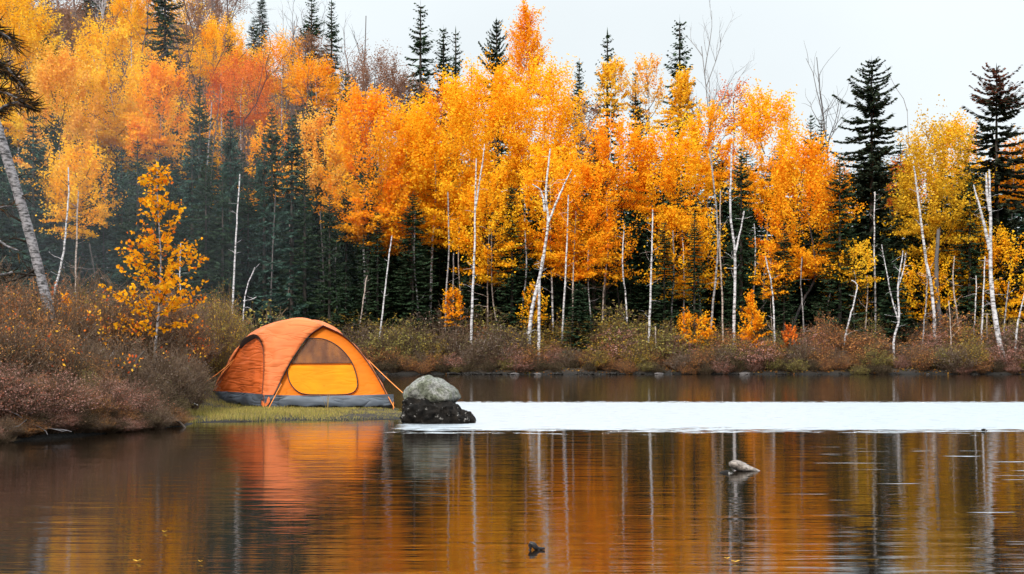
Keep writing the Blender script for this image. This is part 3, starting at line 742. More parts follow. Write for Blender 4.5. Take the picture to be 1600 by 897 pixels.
# ------------------------------------------------------------------ the small yellow tree beside the tent
def yellow_tree():
    Y=19.0; base=P(240,572,Y); base[2]=gz(base[0],Y)-.02
    o=empty('yellow_tree',base); r=np.random.default_rng(5)
    mb=MB(); pts=resample(np.array([P(x,y,Y) for x,y in [(239,585),(243,540),(249,470),(251,400),(247,330),(244,246)]]),26)-base
    pts[0,2]=-.05; tube(mb,pts,np.linspace(.022,.004,26),7)
    link('trunk',mb.mesh('trunk',M_birch2,True),o)
    bm=MB(); lp=[];
    for i in range(84):
        t=r.random()**1.05; k=int(4+t*20); q=pts[k]
        a=r.random()*2*np.pi; L=(1.0-(k-5)/20.5)*1.16*r.uniform(.55,1.0)+.07
        if k<6: L*=.6
        d=np.array([math.cos(a),math.sin(a)*.9,.25]); d=unit(d); P_=[q]
        for s in range(8):
            d=unit(d+np.array([0,0,.05])+r.normal(0,.09,3)); P_.append(P_[-1]+d*L/8)
        tube(bm,P_,np.linspace(.007,.002,9),3,(.07,.05,.035),False)
        P_=np.array(P_)
        for s in range(int(7+L*34)):
            u=8*r.uniform(.12,1)**.75; i0=min(int(u),7); c=P_[i0]+(P_[i0+1]-P_[i0])*(u-i0)
            lp.append(c+r.normal(0,.035,3)*[1,1,.7])
    link('branches',bm.mesh('branches',M_twig),o)
    lp=np.array(lp); n=len(lp)
    A_=np.array([(.88,.38,.012),(.90,.46,.02),(.84,.30,.010),(.80,.20,.02)]); c=A_[r.choice(4,n,p=[.45,.3,.17,.08])]*r.uniform(.8,1.1,(n,1))
    lm=MB(); L_=.062*r.uniform(.6,1.35,n)
    quads(lm,lp,r.normal(0,1,(n,3))*[1,1,.6]+[0,0,-.4],r.normal(0,1,(n,3)),L_,L_*.78,c)
    link('leaves',lm.mesh('leaves',M_leaf),o)
    tag(o,'small sparse yellow leaved tree rising from the bushes left of the tent','small tree')
yellow_tree()

# leaning old birch at the left edge
def leaning():
    Y=18.3; base=P(84,512,Y); base[2]=gz(base[0],Y)-.05
    mb=MB(); r=np.random.default_rng(8)
    pl=[(93,575),(80,500),(63,430),(42,350),(18,270),(-2,205),(-30,110),(-60,0)]
    pts=resample(np.array([P(x,y,Y) for x,y in pl]),46)-base
    rad=np.interp(np.arange(46),[0,10,25,46],[.075,.066,.07,.06])*(1+r.normal(0,.035,46))
    tube(mb,pts,rad,14)
    o=empty('leaning_birch',base); link('trunk',mb.mesh('trunk',M_oldbirch,True),o)
    bm=MB()
    for (x,y),d0,L in [((66,432),(-1,.1,.5),.5),((66,432),(-.9,-.2,.15),.7),((50,382),(-1,0,.25),.6),((30,305),(1,-.1,-.3),.16),((20,280),(.9,.2,.6),.2),((74,470),(-1,.1,.1),.6),((60,420),(-1,.2,-.1),.8),((40,350),(-1,.2,.3),.5)]:
        p=P(x,y,Y)-base; d=unit(np.array(d0,float)); q=[p]
        for s in range(7): d=unit(d+r.normal(0,.18,3)); q.append(q[-1]+d*L/7)
        tube(bm,q,np.linspace(.018,.004,8),4,(.035,.027,.022),False)
        for w in range(5):
            c=q[r.integers(2,7)]; e=unit(d+r.normal(0,.7,3)); tube(bm,[c,c+e*.1,c+e*.2+r.normal(0,.02,3)],[.006,.004,.002],3,(.04,.03,.025),False)
    link('dead_branches',bm.mesh('dead_branches',M_twig),o)
    tag(o,'thick grey birch trunk leaning in from the left edge','birch tree')
    # dead spiky bough across it
    Y=16.0; o2=empty('dead_pine_bough',P(-30,120,Y)); b0=P(-30,120,Y); bm=MB(); sm=MB()
    for pl in [[(-60,60),(-20,85),(10,105),(38,138)],[(-60,120),(-20,135),(20,150),(45,165)],[(-60,20),(-10,45),(15,60),(22,72)],[(-60,170),(-10,175),(20,160),(50,168)],[(-60,90),(0,110),(20,125)],[(-70,350),(-10,372),(12,385),(30,392)],[(-70,420),(-10,430),(20,425)],[(-70,320),(-20,325),(20,322)]]:
        q=resample(np.array([P(x,y,Y) for x,y in pl]),16)-b0; q[:,1]+=r.normal(0,.01,16)
        tube(bm,q,np.linspace(.035,.010,16),6)
        low=pl[0][1]>300
        n=60 if low else 210
        idx=r.integers(3,16,n); c=q[idx]+r.normal(0,.012,(n,3))
        dd=unit(unit(q[-1]-q[0])*.9+r.normal(0,.62,(n,3))); l=r.uniform(.12,.30,n)*(.6 if low else 1)
        cc=np.array([(.035,.028,.02),(.06,.03,.018),(.12,.06,.02),(.02,.022,.014)])[r.integers(0,4,n)]
        quads(sm,c+dd*l[:,None]*.5,dd,r.normal(0,1,(n,3)),l,np.full(n,.016),cc)
    link('stem',bm.mesh('stem',M_oldbirch,True),o2); link('spiky_needles',sm.mesh('needles',M_needle),o2)
    tag(o2,'dark spiky dead pine bough hanging in at the upper left edge','dead bough')
leaning()

def smallthings():
    # small red orange sapling in the bushes
    A(104,460,505,26,20,ORG,'x',leaf=.04,dens=1,shape='cone',trunk=[(106,560),(104,470)],tmat=M_bark,tw=3,name='orange_sapling'); t=TH.pop()
    tag(t[0],'tiny orange sapling in the left thicket beside the leaning trunk','sapling')
    def stick(name,pts,Y,r0,r1,mat,label,cat,k=7,zz=None):
        q=resample(np.array([P(x,y,Yy) for x,y,Yy in pts]),14); b=q[0].copy(); mb=MB(); tube(mb,q-b,np.linspace(r0,r1,14)*(1+rng.normal(0,.06,14)),k)
        tag(link(name,mb.mesh(name,mat,True),None,b),label,cat)
    stick('curved_branch',[(232,642,16.3),(245,647,16.35),(265,652,16.3),(281,660,16.2),(291,671,16.0)],0,.030,.012,M_darkwood,'dark curved branch arching from the left bank into the water','branch')
    stick('driftwood_stick',[(272,625,18.6),(290,626,18.5),(309,633,18.2)],0,.018,.008,M_wood,'pale grey driftwood stick on the grass left of the tent','stick')
    stick('dead_twig',[(166,568,17.0),(172,558,17.0),(178,548,16.9)],0,.010,.004,M_wood,'short white dead twig slanting out of the left bushes','twig')
    stick('dead_twig',[(122,566,16.6),(119,552,16.6),(118,545,16.5)],0,.008,.003,M_wood,'short white vertical dead twig low in the left bushes','twig')
    stick('dark_snag',[(208,580,16.6),(216,560,16.7),(226,548,16.8)],0,.022,.012,M_darkwood,'dark leaning stem below the small yellow tree','stem')
smallthings()

# ------------------------------------------------------------------ the tent
def fabric(name,col,trans=.25,wr=(3,3,14),bump=.25,rough=.55,col2=None,nscale=1.6,rot=(0,0,0),fold=.035):
    m,nt,out=newmat(name); L=nt.links
    v=coords(nt,'Object',wr)
    n=N(nt,'ShaderNodeTexNoise',Scale=nscale,Detail=1.2,Roughness=.5,Distortion=.5); L.new(v,n.inputs['Vector'])
    v2=coords(nt,'Object',(1,1,1)); n2=N(nt,'ShaderNodeTexNoise',Scale=2.3,Detail=3); L.new(v2,n2.inputs['Vector'])
    c2=col2 or tuple(.86*c for c in col)
    r=ramp(nt,[(.35,c2),(.65,col)]); L.new(n2.outputs[0],r.inputs[0])
    b=N(nt,'ShaderNodeBsdfPrincipled',Roughness=rough); L.new(r.outputs[0],b.inputs['Base Color'])
    b.inputs['Specular IOR Level'].default_value=.22
    mp=N(nt,'ShaderNodeMapping'); mp.inputs['Rotation'].default_value=rot; mp.inputs['Scale'].default_value=wr; L.new(nt.nodes['Texture Coordinate'].outputs['Object'],mp.inputs[0]); L.new(mp.outputs[0],n.inputs['Vector'])
    a1=N(nt,'ShaderNodeMath',operation='SUBTRACT'); L.new(n.outputs[0],a1.inputs[0]); a1.inputs[1].default_value=.5
    a2=N(nt,'ShaderNodeMath',operation='ABSOLUTE'); L.new(a1.outputs[0],a2.inputs[0])
    a3=N(nt,'ShaderNodeMath',operation='POWER'); L.new(a2.outputs[0],a3.inputs[0]); a3.inputs[1].default_value=.6
    bp=N(nt,'ShaderNodeBump',Strength=bump,Distance=fold); L.new(a3.outputs[0],bp.inputs['Height']); L.new(bp.outputs[0],b.inputs['Normal'])
    t=N(nt,'ShaderNodeBsdfTranslucent'); L.new(r.outputs[0],t.inputs[0]); L.new(bp.outputs[0],t.inputs['Normal'])
    mx=N(nt,'ShaderNodeMixShader'); mx.inputs[0].default_value=trans
    L.new(b.outputs[0],mx.inputs[1]); L.new(t.outputs[0],mx.inputs[2]); L.new(mx.outputs[0],out.inputs[0]); return m
M_fly=fabric('faded_orange_fly',(.74,.20,.06),.12,(1.3,1.3,6),.8,.6,(.64,.15,.04))
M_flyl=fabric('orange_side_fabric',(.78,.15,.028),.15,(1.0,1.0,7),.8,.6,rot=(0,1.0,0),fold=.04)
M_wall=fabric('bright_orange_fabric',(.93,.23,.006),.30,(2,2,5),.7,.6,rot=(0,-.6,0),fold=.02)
M_door=fabric('amber_door_fabric',(1.0,.37,.003),.38,(1.2,1.2,5),.8,.65,(.97,.29,.002),rot=(0,.7,0),fold=.02)
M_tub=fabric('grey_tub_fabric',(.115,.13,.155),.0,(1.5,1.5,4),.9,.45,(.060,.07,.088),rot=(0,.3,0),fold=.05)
def darken_foot(m):  # fabric turns near-black towards the bottom, with a ragged noise edge
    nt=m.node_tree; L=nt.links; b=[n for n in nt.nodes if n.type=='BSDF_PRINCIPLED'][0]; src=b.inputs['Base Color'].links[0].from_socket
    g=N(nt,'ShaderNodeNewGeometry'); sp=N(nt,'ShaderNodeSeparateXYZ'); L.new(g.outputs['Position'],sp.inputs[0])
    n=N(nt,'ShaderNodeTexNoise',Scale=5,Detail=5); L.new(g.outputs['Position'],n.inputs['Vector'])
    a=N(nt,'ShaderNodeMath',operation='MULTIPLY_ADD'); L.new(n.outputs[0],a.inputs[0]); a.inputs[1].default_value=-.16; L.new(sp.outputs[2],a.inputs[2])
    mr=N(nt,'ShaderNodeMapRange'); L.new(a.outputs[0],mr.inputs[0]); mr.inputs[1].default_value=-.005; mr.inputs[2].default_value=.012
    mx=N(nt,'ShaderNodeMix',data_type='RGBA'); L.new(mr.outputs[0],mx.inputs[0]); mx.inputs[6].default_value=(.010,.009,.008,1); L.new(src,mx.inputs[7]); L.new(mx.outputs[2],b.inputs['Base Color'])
darken_foot(M_tub)
M_black=noisemat('black_piping',[(.3,(.008,.008,.010)),(.7,(.02,.02,.022))],rough=.6,bump=0)
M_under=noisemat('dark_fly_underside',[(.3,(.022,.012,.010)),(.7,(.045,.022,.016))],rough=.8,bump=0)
M_rope=noisemat('orange_guy_cord',[(.3,(.72,.20,.03)),(.7,(.85,.30,.06))],rough=.7,bump=0)
def meshfab():
    m,nt,out=newmat('dark_insect_mesh'); L=nt.links
    b=N(nt,'ShaderNodeBsdfPrincipled',Roughness=.7)
    v=coords(nt,'Object',(5,5,.9)); n=N(nt,'ShaderNodeTexNoise',Scale=1.5,Detail=2); L.new(v,n.inputs['Vector'])
    r=ramp(nt,[(.38,(.022,.014,.010)),(.50,(.07,.035,.018)),(.66,(.19,.075,.018))]); L.new(n.outputs[0],r.inputs[0]); L.new(r.outputs[0],b.inputs['Base Color'])
    t=N(nt,'ShaderNodeBsdfTransparent'); mx=N(nt,'ShaderNodeMixShader'); mx.inputs[0].default_value=.35
    L.new(b.outputs[0],mx.inputs[1]); L.new(t.outputs[0],mx.inputs[2]); L.new(mx.outputs[0],out.inputs[0]); return m
M_net=meshfab()

def planehit(px,py,pl):
    p0,p1,p2=pl; n=np.cross(p1-p0,p2-p0); d=P(px,py,1.)-np.array([0,0,CAMZ]); o=np.array([0,0,CAMZ])
    return o+d*((p0-o)@n)/(d@n)
def sheet(rows,thick=.004):
    """a cloth grid"""
    G=np.array(rows); a,b=G.shape[:2]; i=np.arange(a-1)[:,None]*b+np.arange(b-1)[None]
    return G.reshape(-1,3),np.stack([i,i+1,i+b+1,i+b],-1).reshape(-1,4)

def build_tent():
    FL=P(413,640,19.9); FR=P(615,639,20.15); BL=P(327,631,21.5); BR=P(530,628,22.4)
    for q in (FL,FR,BL,BR): q[2]=.045
    org=(FL+FR+BL+BR)/4; org[2]=.045
    APF=P(505,511,20.5); FP=(FL,FR,APF); nF=unit(np.cross(FR-FL,APF-FL)); nF=nF if nF[1]<0 else -nF
    APL=P(403,527,20.75); LP=(FL,BL,APL); nL=unit(np.cross(FL-BL,APL-BL)); nL=nL if nL[0]<0 else -nL
    o=empty('tent',org); n=33
    H=lambda pts,pl,nn,off: np.array([planehit(x,y,pl) for x,y in pts])+nn*off
    # arches
    flh=resample(H([(418,638),(430,616),(449,577),(467,548),(484,526),(505,511)],FP,nF,.06),n)
    frh=resample(H([(613,637),(598,607),(582,579),(560,549),(536,526),(505,511)],FP,nF,.06),n)
    llh=resample(H([(412,638),(415,610),(417,575),(416,548),(411,535),(401,526)],LP,nL,.05),n)
    lbh=resample(H([(328,630),(342,600),(356,577),(372,549),(384,534),(401,526)],LP,nL,.02),n)
    flh[0]=FL; llh[0]=FL; frh[0]=FR; lbh[0]=BL; llh[-1]=lbh[-1]
    AR=P(541,530,21.3); AB=P(470,514,21.9); C=P(480,502.5,21.0)
    rfh=resample([FR,P(603,611,20.35),P(587,584,20.6),P(566,554,20.95),AR],n)
    rbh=resample([BR,P(532,592,22.1),P(538,560,21.9),AR],n)
    brh=resample([BR,P(515,580,22.4),P(495,535,22.2),AB],n)
    blh=resample([BL,P(352,590,21.9),P(395,545,22.1),P(440,520,22.1),AB],n)
    def strip(L_,R_,bul,foot):
        rows=[]; m=13; s=np.linspace(0,1,m)
        for i in range(n):
            a,b=L_[i],R_[i]; w=np.linalg.norm(a-b); mid=(a+b)/2
            out=mid-np.array([org[0],org[1],.35]); out=unit(out)
            bl=(4*s*(1-s))[:,None]*out*w*bul
            p=a+(b-a)*s[:,None]+bl
            tt=i/(n-1)
            # taut creases running along the panel
            p=p+out*(.010*np.sin(s*8+tt*17)+.010*np.sin(s*5-tt*29+1)+.006*np.sin(s*3+tt*53))[:,None]*np.sin(np.pi*s)[:,None]*math.sin(math.pi*min(1,.1+tt*.9))
            rows.append(p)
        return rows
    def cap(row,C,k=12):
        rows=[]; row=np.array(row); mid=(row[0]+row[-1])/2
        chord=row[0]+(row[-1]-row[0])*np.linspace(0,1,len(row))[:,None]
        for t in np.linspace(0,1,k)[1:]:
            q=chord+(C-chord)*t + (row-chord)*(1-t)**.9
            q[:,2]+=.05*math.sin(math.pi*t)*0.8
            rows.append(q)
        return rows
    fly=MB()
    for L_,R_,b in ((llh,flh,.16),(frh,rfh,.02),(rbh,brh,.2),(blh,lbh,.16)):
        st=strip(L_,R_,b,0); V,F=sheet(st+cap(st[-1],C)); fly.add(V-org,F)
    f=link('rainfly',fly.mesh('rainfly',M_fly,True),o)
    md=f.modifiers.new('thick','SOLIDIFY'); md.thickness=.006
    tag(f,'faded salmon orange rainfly with curved brows')
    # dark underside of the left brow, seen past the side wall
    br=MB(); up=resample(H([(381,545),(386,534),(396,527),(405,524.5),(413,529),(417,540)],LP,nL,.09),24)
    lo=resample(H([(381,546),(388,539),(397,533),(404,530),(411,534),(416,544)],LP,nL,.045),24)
    V,F=sheet([up,(up+lo)/2+nL*.01,lo]); br.add(V-org,F); link('brow_underside',br.mesh('brow_underside',M_under,True),o)
    # walls (planar, softly rippled), starting at the top of the tub
    def wall(name,arcL,arcR,inset,nn,mat,G0,G1,rip):
        arc=np.vstack([arcL,arcR[::-1][1:]])-nn*inset; m=len(arc); rows=[]
        for t in np.linspace(0,1,22):
            u=np.linspace(0,1,m)[:,None]; base=G0+(G1-G0)*u
            q=base+(arc-base)*t
            w=(4*u*(1-u))*math.sin(math.pi*t)
            q=q+nn*rip*(np.sin(u*31+t*13)+.8*np.sin(u*17-t*21))*w
            rows.append(q)
        mb=MB(); V,F=sheet(rows); mb.add(V-org,F); return link(name,mb.mesh(name,mat,True),o)
    up=np.array([0,0,.02])
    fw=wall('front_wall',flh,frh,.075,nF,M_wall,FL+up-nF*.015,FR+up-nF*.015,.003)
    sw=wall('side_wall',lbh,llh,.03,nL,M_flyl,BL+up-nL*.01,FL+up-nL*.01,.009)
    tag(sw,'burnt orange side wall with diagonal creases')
    # tub
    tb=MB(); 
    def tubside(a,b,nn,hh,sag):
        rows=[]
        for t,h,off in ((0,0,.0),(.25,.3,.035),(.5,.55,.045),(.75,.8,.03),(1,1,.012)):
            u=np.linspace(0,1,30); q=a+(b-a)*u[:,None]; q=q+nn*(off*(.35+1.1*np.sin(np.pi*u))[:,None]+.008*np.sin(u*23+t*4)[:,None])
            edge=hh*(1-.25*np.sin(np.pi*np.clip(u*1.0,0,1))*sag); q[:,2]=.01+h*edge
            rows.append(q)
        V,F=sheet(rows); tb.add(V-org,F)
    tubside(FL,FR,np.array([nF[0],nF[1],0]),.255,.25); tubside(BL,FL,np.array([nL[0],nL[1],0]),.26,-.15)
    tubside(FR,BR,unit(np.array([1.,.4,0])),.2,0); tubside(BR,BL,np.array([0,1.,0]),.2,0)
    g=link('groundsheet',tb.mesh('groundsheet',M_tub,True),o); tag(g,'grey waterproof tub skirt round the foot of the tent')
    # door
    D=[(449,578),(450,588),(453,598),(459,607),(468,614),(480,617),(500,617.5),(525,617.5),(543,616.5),(553,613),(558,606),(558.5,597),(556,584),(551,570),(543,557),(532,545),(519,536),(505,530.5),(490,529.5),(478,531),(470,541),(460,557),(449,578)]
    loop=resample(H(D,FP,nF,.004),90); cy=568
    ar=np.array([np.interp(q,[0,1],[0,1]) for q in [0]])
    # split by the height of the window hem
    hem=[planehit(452,569,FP)+nF*.004,planehit(553,571,FP)+nF*.004]
    def fill(name,pts,mat,par,off):
        pts=np.array(pts)+nF*off; c=pts.mean(0); k=len(pts); rings=[c[None].repeat(k,0)*(1-t)+pts*t for t in (0.02,.35,.7,1)]
        mb=MB(); G=np.array([np.vstack([r_,r_[:1]]) for r_ in rings]); V,F=sheet(G); mb.add(V-org,F); return link(name,mb.mesh(name,mat,True),par)
    zh=lambda p: hem[0][2]+(hem[1][2]-hem[0][2])*(p[0]-hem[0][0])/(hem[1][0]-hem[0][0])
    low=[p for p in loop[:-1] if p[2]<=zh(p)]; hi=[p for p in loop[:-1] if p[2]>zh(p)]
    def order(pts):
        pts=np.array(pts); c=pts.mean(0); a=np.arctan2(pts[:,2]-c[2],pts[:,0]-c[0]); return pts[np.argsort(a)]
    dr=fill('door',order(low),M_door,o,.010); tag(dr,'amber yellow D shaped door panel')
    wn=fill('mesh_window',order(hi),M_net,dr,.012); tag(wn,'dark insect mesh window in the upper door')
    zp=MB(); tube(zp,loop+nF*.018-org,.0085,6); link('zip',zp.mesh('zip',M_black,True),dr)
    hm=MB(); hl=order(hi); a=hi[np.argmin([p[0]+ (p[2]-zh(p))*3 for p in hi])]; b_=hi[np.argmax([p[0]-(p[2]-zh(p))*3 for p in hi])]
    tube(hm,np.linspace(a,b_,8)+nF*.018-org,.006,5,); link('window_hem',hm.mesh('window_hem',M_under,True),dr)
    # piping along the brows
    pp=MB(); tube(pp,np.vstack([flh,frh[::-1][1:]])-org+nF*.008,.0055,5); tube(pp,llh-org+nL*.008,.0045,5); tube(pp,lbh-org+nL*.008,.0035,5)
    link('piping',pp.mesh('piping',M_black,True),o)
    # thin seam over the corner and down the front
    # feet, cords, pegs
    for nm,p in (('pole_foot',FL),('pole_foot',FR)):
        mb=MB(); q=p-org+np.array([0,-.03,0]); tube(mb,[q+[0,0,.10],q+[0,-.004,.0],q+[0,-.006,-.04]],[.008,.008,.005],8); link(nm,mb.mesh(nm,M_rope,True),o)
    def cord(pts,r=.006,sag=.02):
        pts=np.array(pts); mb=MB(); t=np.linspace(0,1,14)[:,None]; q=pts[0]+(pts[1]-pts[0])*t; q[:,2]-=sag*np.sin(np.pi*t[:,0])
        tube(mb,q-org,r,5); link('guy_line',mb.mesh('guy_line',M_rope,True),o)
    cord([P(576,563,20.75),P(634,618,17.32)],.0065,.01)
    cord([P(577,566,20.72),P(616,637,19.95)],.006,.0)
    cord([P(440,600,19.92),P(418,641,19.7)],.0075,.0)
    cord([P(366,562,21.2),P(300,610,20.2)],.006,.03)
    cord([P(362,568,21.2),P(345,585,20.9)],.006,.0)
    for p in (P(300,610,20.2),P(616,638,19.93),P(418,641,19.68)):
        mb=MB(); g=gz(p[0],p[1]); p=p.copy(); tube(mb,np.array([p+[0,0,.01],[p[0]-.01,p[1]-.01,min(g,.03)-.05]])-org,[.007,.004],5); link('peg',mb.mesh('peg',M_greybark,True),o)
    # small dark vent flap on the right side
    vf=MB(); a,b_,c=P(590,583,20.55),P(604,590,20.9),P(596,600,20.6); vf.add(np.array([a,b_,c])-org,[[0,1,2]]); 
    f2=link('vent_flap',vf.mesh('vent_flap',M_under),o); f2.modifiers.new('t','SOLIDIFY').thickness=.004
    tag(o,'orange dome tent with open amber door pitched on the grassy spit','tent')
build_tent()

# ------------------------------------------------------------------ rocks
def hullrock(name,pts,Y,thick,mat,label,cat,lvl=4,amp=.03,seed=0,freq=4,smooth=True,roundn=2,base_drop=.08):
    """outline surveyed at distance Y, rounded into a real boulder of the given depth"""
    import bmesh
    q=np.array([P(x,y,Y) for x,y in pts]); c=q.mean(0); bm=bmesh.new(); r=np.random.default_rng(seed)
    for p in q:
        for s in (-1,-.55,.55,1):
            k=1 if abs(s)<.9 else .72
            pp=c+(p-c)*k; 
            bm.verts.new((pp[0]-c[0],s*thick/2+r.normal(0,.02),pp[2]-c[2]))
    bmesh.ops.convex_hull(bm,input=bm.verts[:]); 
    for v in [v for v in bm.verts if not v.link_faces]: bm.verts.remove(v)
    bmesh.ops.triangulate(bm,faces=bm.faces[:])
    me=bpy.data.meshes.new(name); bm.to_mesh(me); bm.free()
    o=link(name,me,None,c)
    m1=o.modifiers.new('r','REMESH'); m1.mode='VOXEL'; m1.voxel_size=.018
    sm=o.modifiers.new('s','SMOOTH'); sm.iterations=roundn*4; sm.factor=.6
    dg=bpy.context.evaluated_depsgraph_get(); me2=bpy.data.meshes.new_from_object(o.evaluated_get(dg)); o.modifiers.clear(); o.data=me2
    co=np.empty(len(me2.vertices)*3,np.float32); me2.vertices.foreach_get('co',co); co=co.reshape(-1,3)
    no=np.array([v.normal[:] for v in me2.vertices])
    d=np.array([mn.fractal(Vector(p)*freq+Vector((seed*3.1,0,0)),.9,2.1,6) for p in co])
    co=co+no*(d*amp)[:,None]; me2.vertices.foreach_set('co',co.astype(np.float32).ravel())
    me2.materials.clear(); me2.materials.append(mat)
    me2.polygons.foreach_set('use_smooth',np.full(len(me2.polygons),smooth)); me2.update()
    tag(o,label,cat); return o
def rockmat(name,stops,wet=None,scale=5,spots=None):
    m,nt,out=newmat(name); L=nt.links
    v=coords(nt,'Object')
    n=N(nt,'ShaderNodeTexNoise',Scale=scale,Detail=9,Roughness=.68); L.new(v,n.inputs['Vector'])
    r=ramp(nt,stops); L.new(n.outputs[0],r.inputs[0]); colr=r.outputs[0]
    n2=N(nt,'ShaderNodeTexNoise',Scale=34,Detail=5,Roughness=.7); L.new(v,n2.inputs['Vector'])
    r2=ramp(nt,[(.40,(.45,.45,.45)),(.58,(1.15,1.15,1.15))]); L.new(n2.outputs[0],r2.inputs[0])
    mm=N(nt,'ShaderNodeMix',data_type='RGBA',blend_type='MULTIPLY'); mm.inputs[0].default_value=1; L.new(colr,mm.inputs[6]); L.new(r2.outputs[0],mm.inputs[7]); colr=mm.outputs[2]
    if spots:
        n3=N(nt,'ShaderNodeTexNoise',Scale=spots[0],Detail=4,Roughness=.75); L.new(v,n3.inputs['Vector'])
        r3=ramp(nt,[(spots[1],(0,0,0)),(spots[1]+.03,(1,1,1))]); L.new(n3.outputs[0],r3.inputs[0])
        m3=N(nt,'ShaderNodeMix',data_type='RGBA'); L.new(r3.outputs[0],m3.inputs[0]); L.new(colr,m3.inputs[6]); m3.inputs[7].default_value=(*spots[2],1); colr=m3.outputs[2]
    b=N(nt,'ShaderNodeBsdfPrincipled',Roughness=wet or .85); b.inputs['Specular IOR Level'].default_value=.15; L.new(colr,b.inputs['Base Color'])
    bp=N(nt,'ShaderNodeBump',Strength=.7,Distance=.02); L.new(n2.outputs[0],bp.inputs['Height'])
    L.new(bp.outputs[0],b.inputs['Normal']); L.new(b.outputs[0],out.inputs[0]); return m
M_rock=rockmat('lichen_granite',[(.3,(.065,.07,.045)),(.45,(.15,.155,.115)),(.56,(.25,.24,.225)),(.68,(.15,.17,.13))],scale=6)
M_wet=rockmat('wet_black_rock',[(.35,(.004,.0035,.003)),(.6,(.013,.010,.008)),(.75,(.024,.018,.012))],wet=.8,scale=7,spots=(11,.60,(.22,.205,.19)))
M_pale=rockmat('pale_stone',[(.35,(.19,.155,.13)),(.6,(.31,.265,.235)),(.75,(.38,.33,.30))],scale=9)
hullrock('boulder',[(634,626),(631,614),(636,603),(652,593),(668,587),(684,591),(703,600),(715,610),(719,622),(712,628),(670,632)],17.3,.62,M_rock,'rounded grey lichen covered boulder resting on the dark wet rock','rock',amp=.028,seed=3,freq=4,roundn=1)
hullrock('dark_rock',[(631,624),(629,636),(632,650),(633,664),(660,672),(700,672),(739,659),(736,653),(722,641),(708,628),(680,624),(650,620)],17.2,.72,M_wet,'black wet rock at the waterline under the grey boulder','rock',amp=.09,seed=5,freq=5,roundn=1)
hullrock('pale_slab',[(648,655),(672,646),(693,638),(700,634)],16.9,.05,M_pale,'x','rock',amp=.02,seed=6) if False else None
# half sunk pale stone
hullrock('pale_stone',[(1137,723),(1141,720.5),(1152,720),(1160,722),(1170,729),(1180,734.5),(1190,736),(1176,738),(1160,738),(1150,734),(1140,729)],10.55,.13,M_pale,'small pale pointed stone leaning half out of the water','stone',amp=.012,seed=8,freq=9,roundn=1)
hullrock('wet_stone',[(1120,741),(1126,737),(1136,734),(1146,738),(1152,745),(1140,750),(1124,748)],10.35,.12,M_wet,'flat black wet stone at the foot of the pale stone','stone',amp=.012,seed=9,freq=9,roundn=1)
hullrock('small_black_stone',[(1532,674),(1534,669.5),(1540,669),(1543,674),(1538,677)],15.4,.05,M_wet,'tiny black stone at the near edge of the bright water band','stone',amp=.004,seed=10,roundn=1)
def blacktwig():
    Y=6.45; mb=MB()
    def tb(pts,r): 
        q=resample(np.array([P(x,y,Y) for x,y in pts]),10); tube(mb,q-b0,r,6)
    b0=P(838,860,Y)
    tb([(827,848.5),(833,851),(838,856),(843,857),(851.5,857)],[.010,.012,.015,.016,.015,.012,.009,.008,.007,.006])
    tb([(828,866),(834,864),(840,861),(844,858)],[.009,.012,.013,.014,.014,.013,.011,.009,.008,.006])
    tb([(828,850),(829,857),(827.5,860),(828,866)],[.009,.010,.009,.007,.006,.006,.008,.010,.009,.008])
    tag(link('floating_twig',mb.mesh('floating_twig',M_stick,True),None,b0),'small black forked twig sticking out of the near water','twig')
blacktwig()
# a few fallen leaves on the water
def leaf(px,py,lab,w=.035):
    Y=CAMZ*2000/(py-540); x=(px-800)/2000*Y; mb=MB()
    th=np.linspace(0,2*np.pi,13)[:-1]; rr=w*(1+.25*np.cos(th*2)+.12*np.cos(5*th)); V=np.stack([np.cos(th)*rr,np.sin(th)*rr*.7,.004+.006*np.abs(np.cos(th))],1)
    mb.add(np.vstack([[0,0,.003],V]),[[0,i+1,(i+1)%12+1] for i in range(12)],(.85,.50,.06))
    tag(link('floating_leaf',mb.mesh('floating_leaf',M_leaf),None,(x,Y,.004)),lab,'leaf','leaves floating on the near water')
leaf(1136,875,'yellow floating leaf, left one of the close pair in the near water',.013)
leaf(1149,880,'yellow floating leaf, right one of the close pair in the near water',.018)
leaf(214,879,'pale floating leaf alone in the lower left water',.016)
leaf(313,880,'tiny floating leaf to the right of the lone lower left one',.009)
leaf(257,833,'orange floating leaf above the two lower left ones',.012)
# stones along the far waterline
k=0
FS=[]
for px in list(rng.uniform(590,1640,60)):
    Y=46.1; x=(px-800)/2000*Y
    ys=np.linspace(44.6,47,60); sd=lake_sd(np.full(60,x),ys); Yw=float(ys[np.argmax(sd>0)])
    if k<6:
        import bmesh
        bm=bmesh.new(); bmesh.ops.create_icosphere(bm,subdivisions=3,radius=.5)
        for v in bm.verts:
            v.co*=1+.35*mn.noise(v.co*2.3+Vector((k*7,0,0)))+.12*mn.noise(v.co*6+Vector((k*7,0,0)))
        me=bpy.data.meshes.new('shore_stone'); bm.to_mesh(me); bm.free(); me.materials.append(M_wet if k%6!=2 else M_greybark); FS.append(me)
    w=rng.uniform(.15,.7)**1.3; o=link('shore_stone',FS[k%6],None,(x,Yw+rng.uniform(-.12,.15),.01)); o.scale=(w,w*.7,w*rng.uniform(.15,.34)); o.rotation_euler.z=float(rng.random()*6.28)
    reg(o,px,Yw,'dark flat stone at the far waterline' if k%6!=2 else 'grey flat stone at the far waterline','stone','stones lining the far waterline'); k+=1
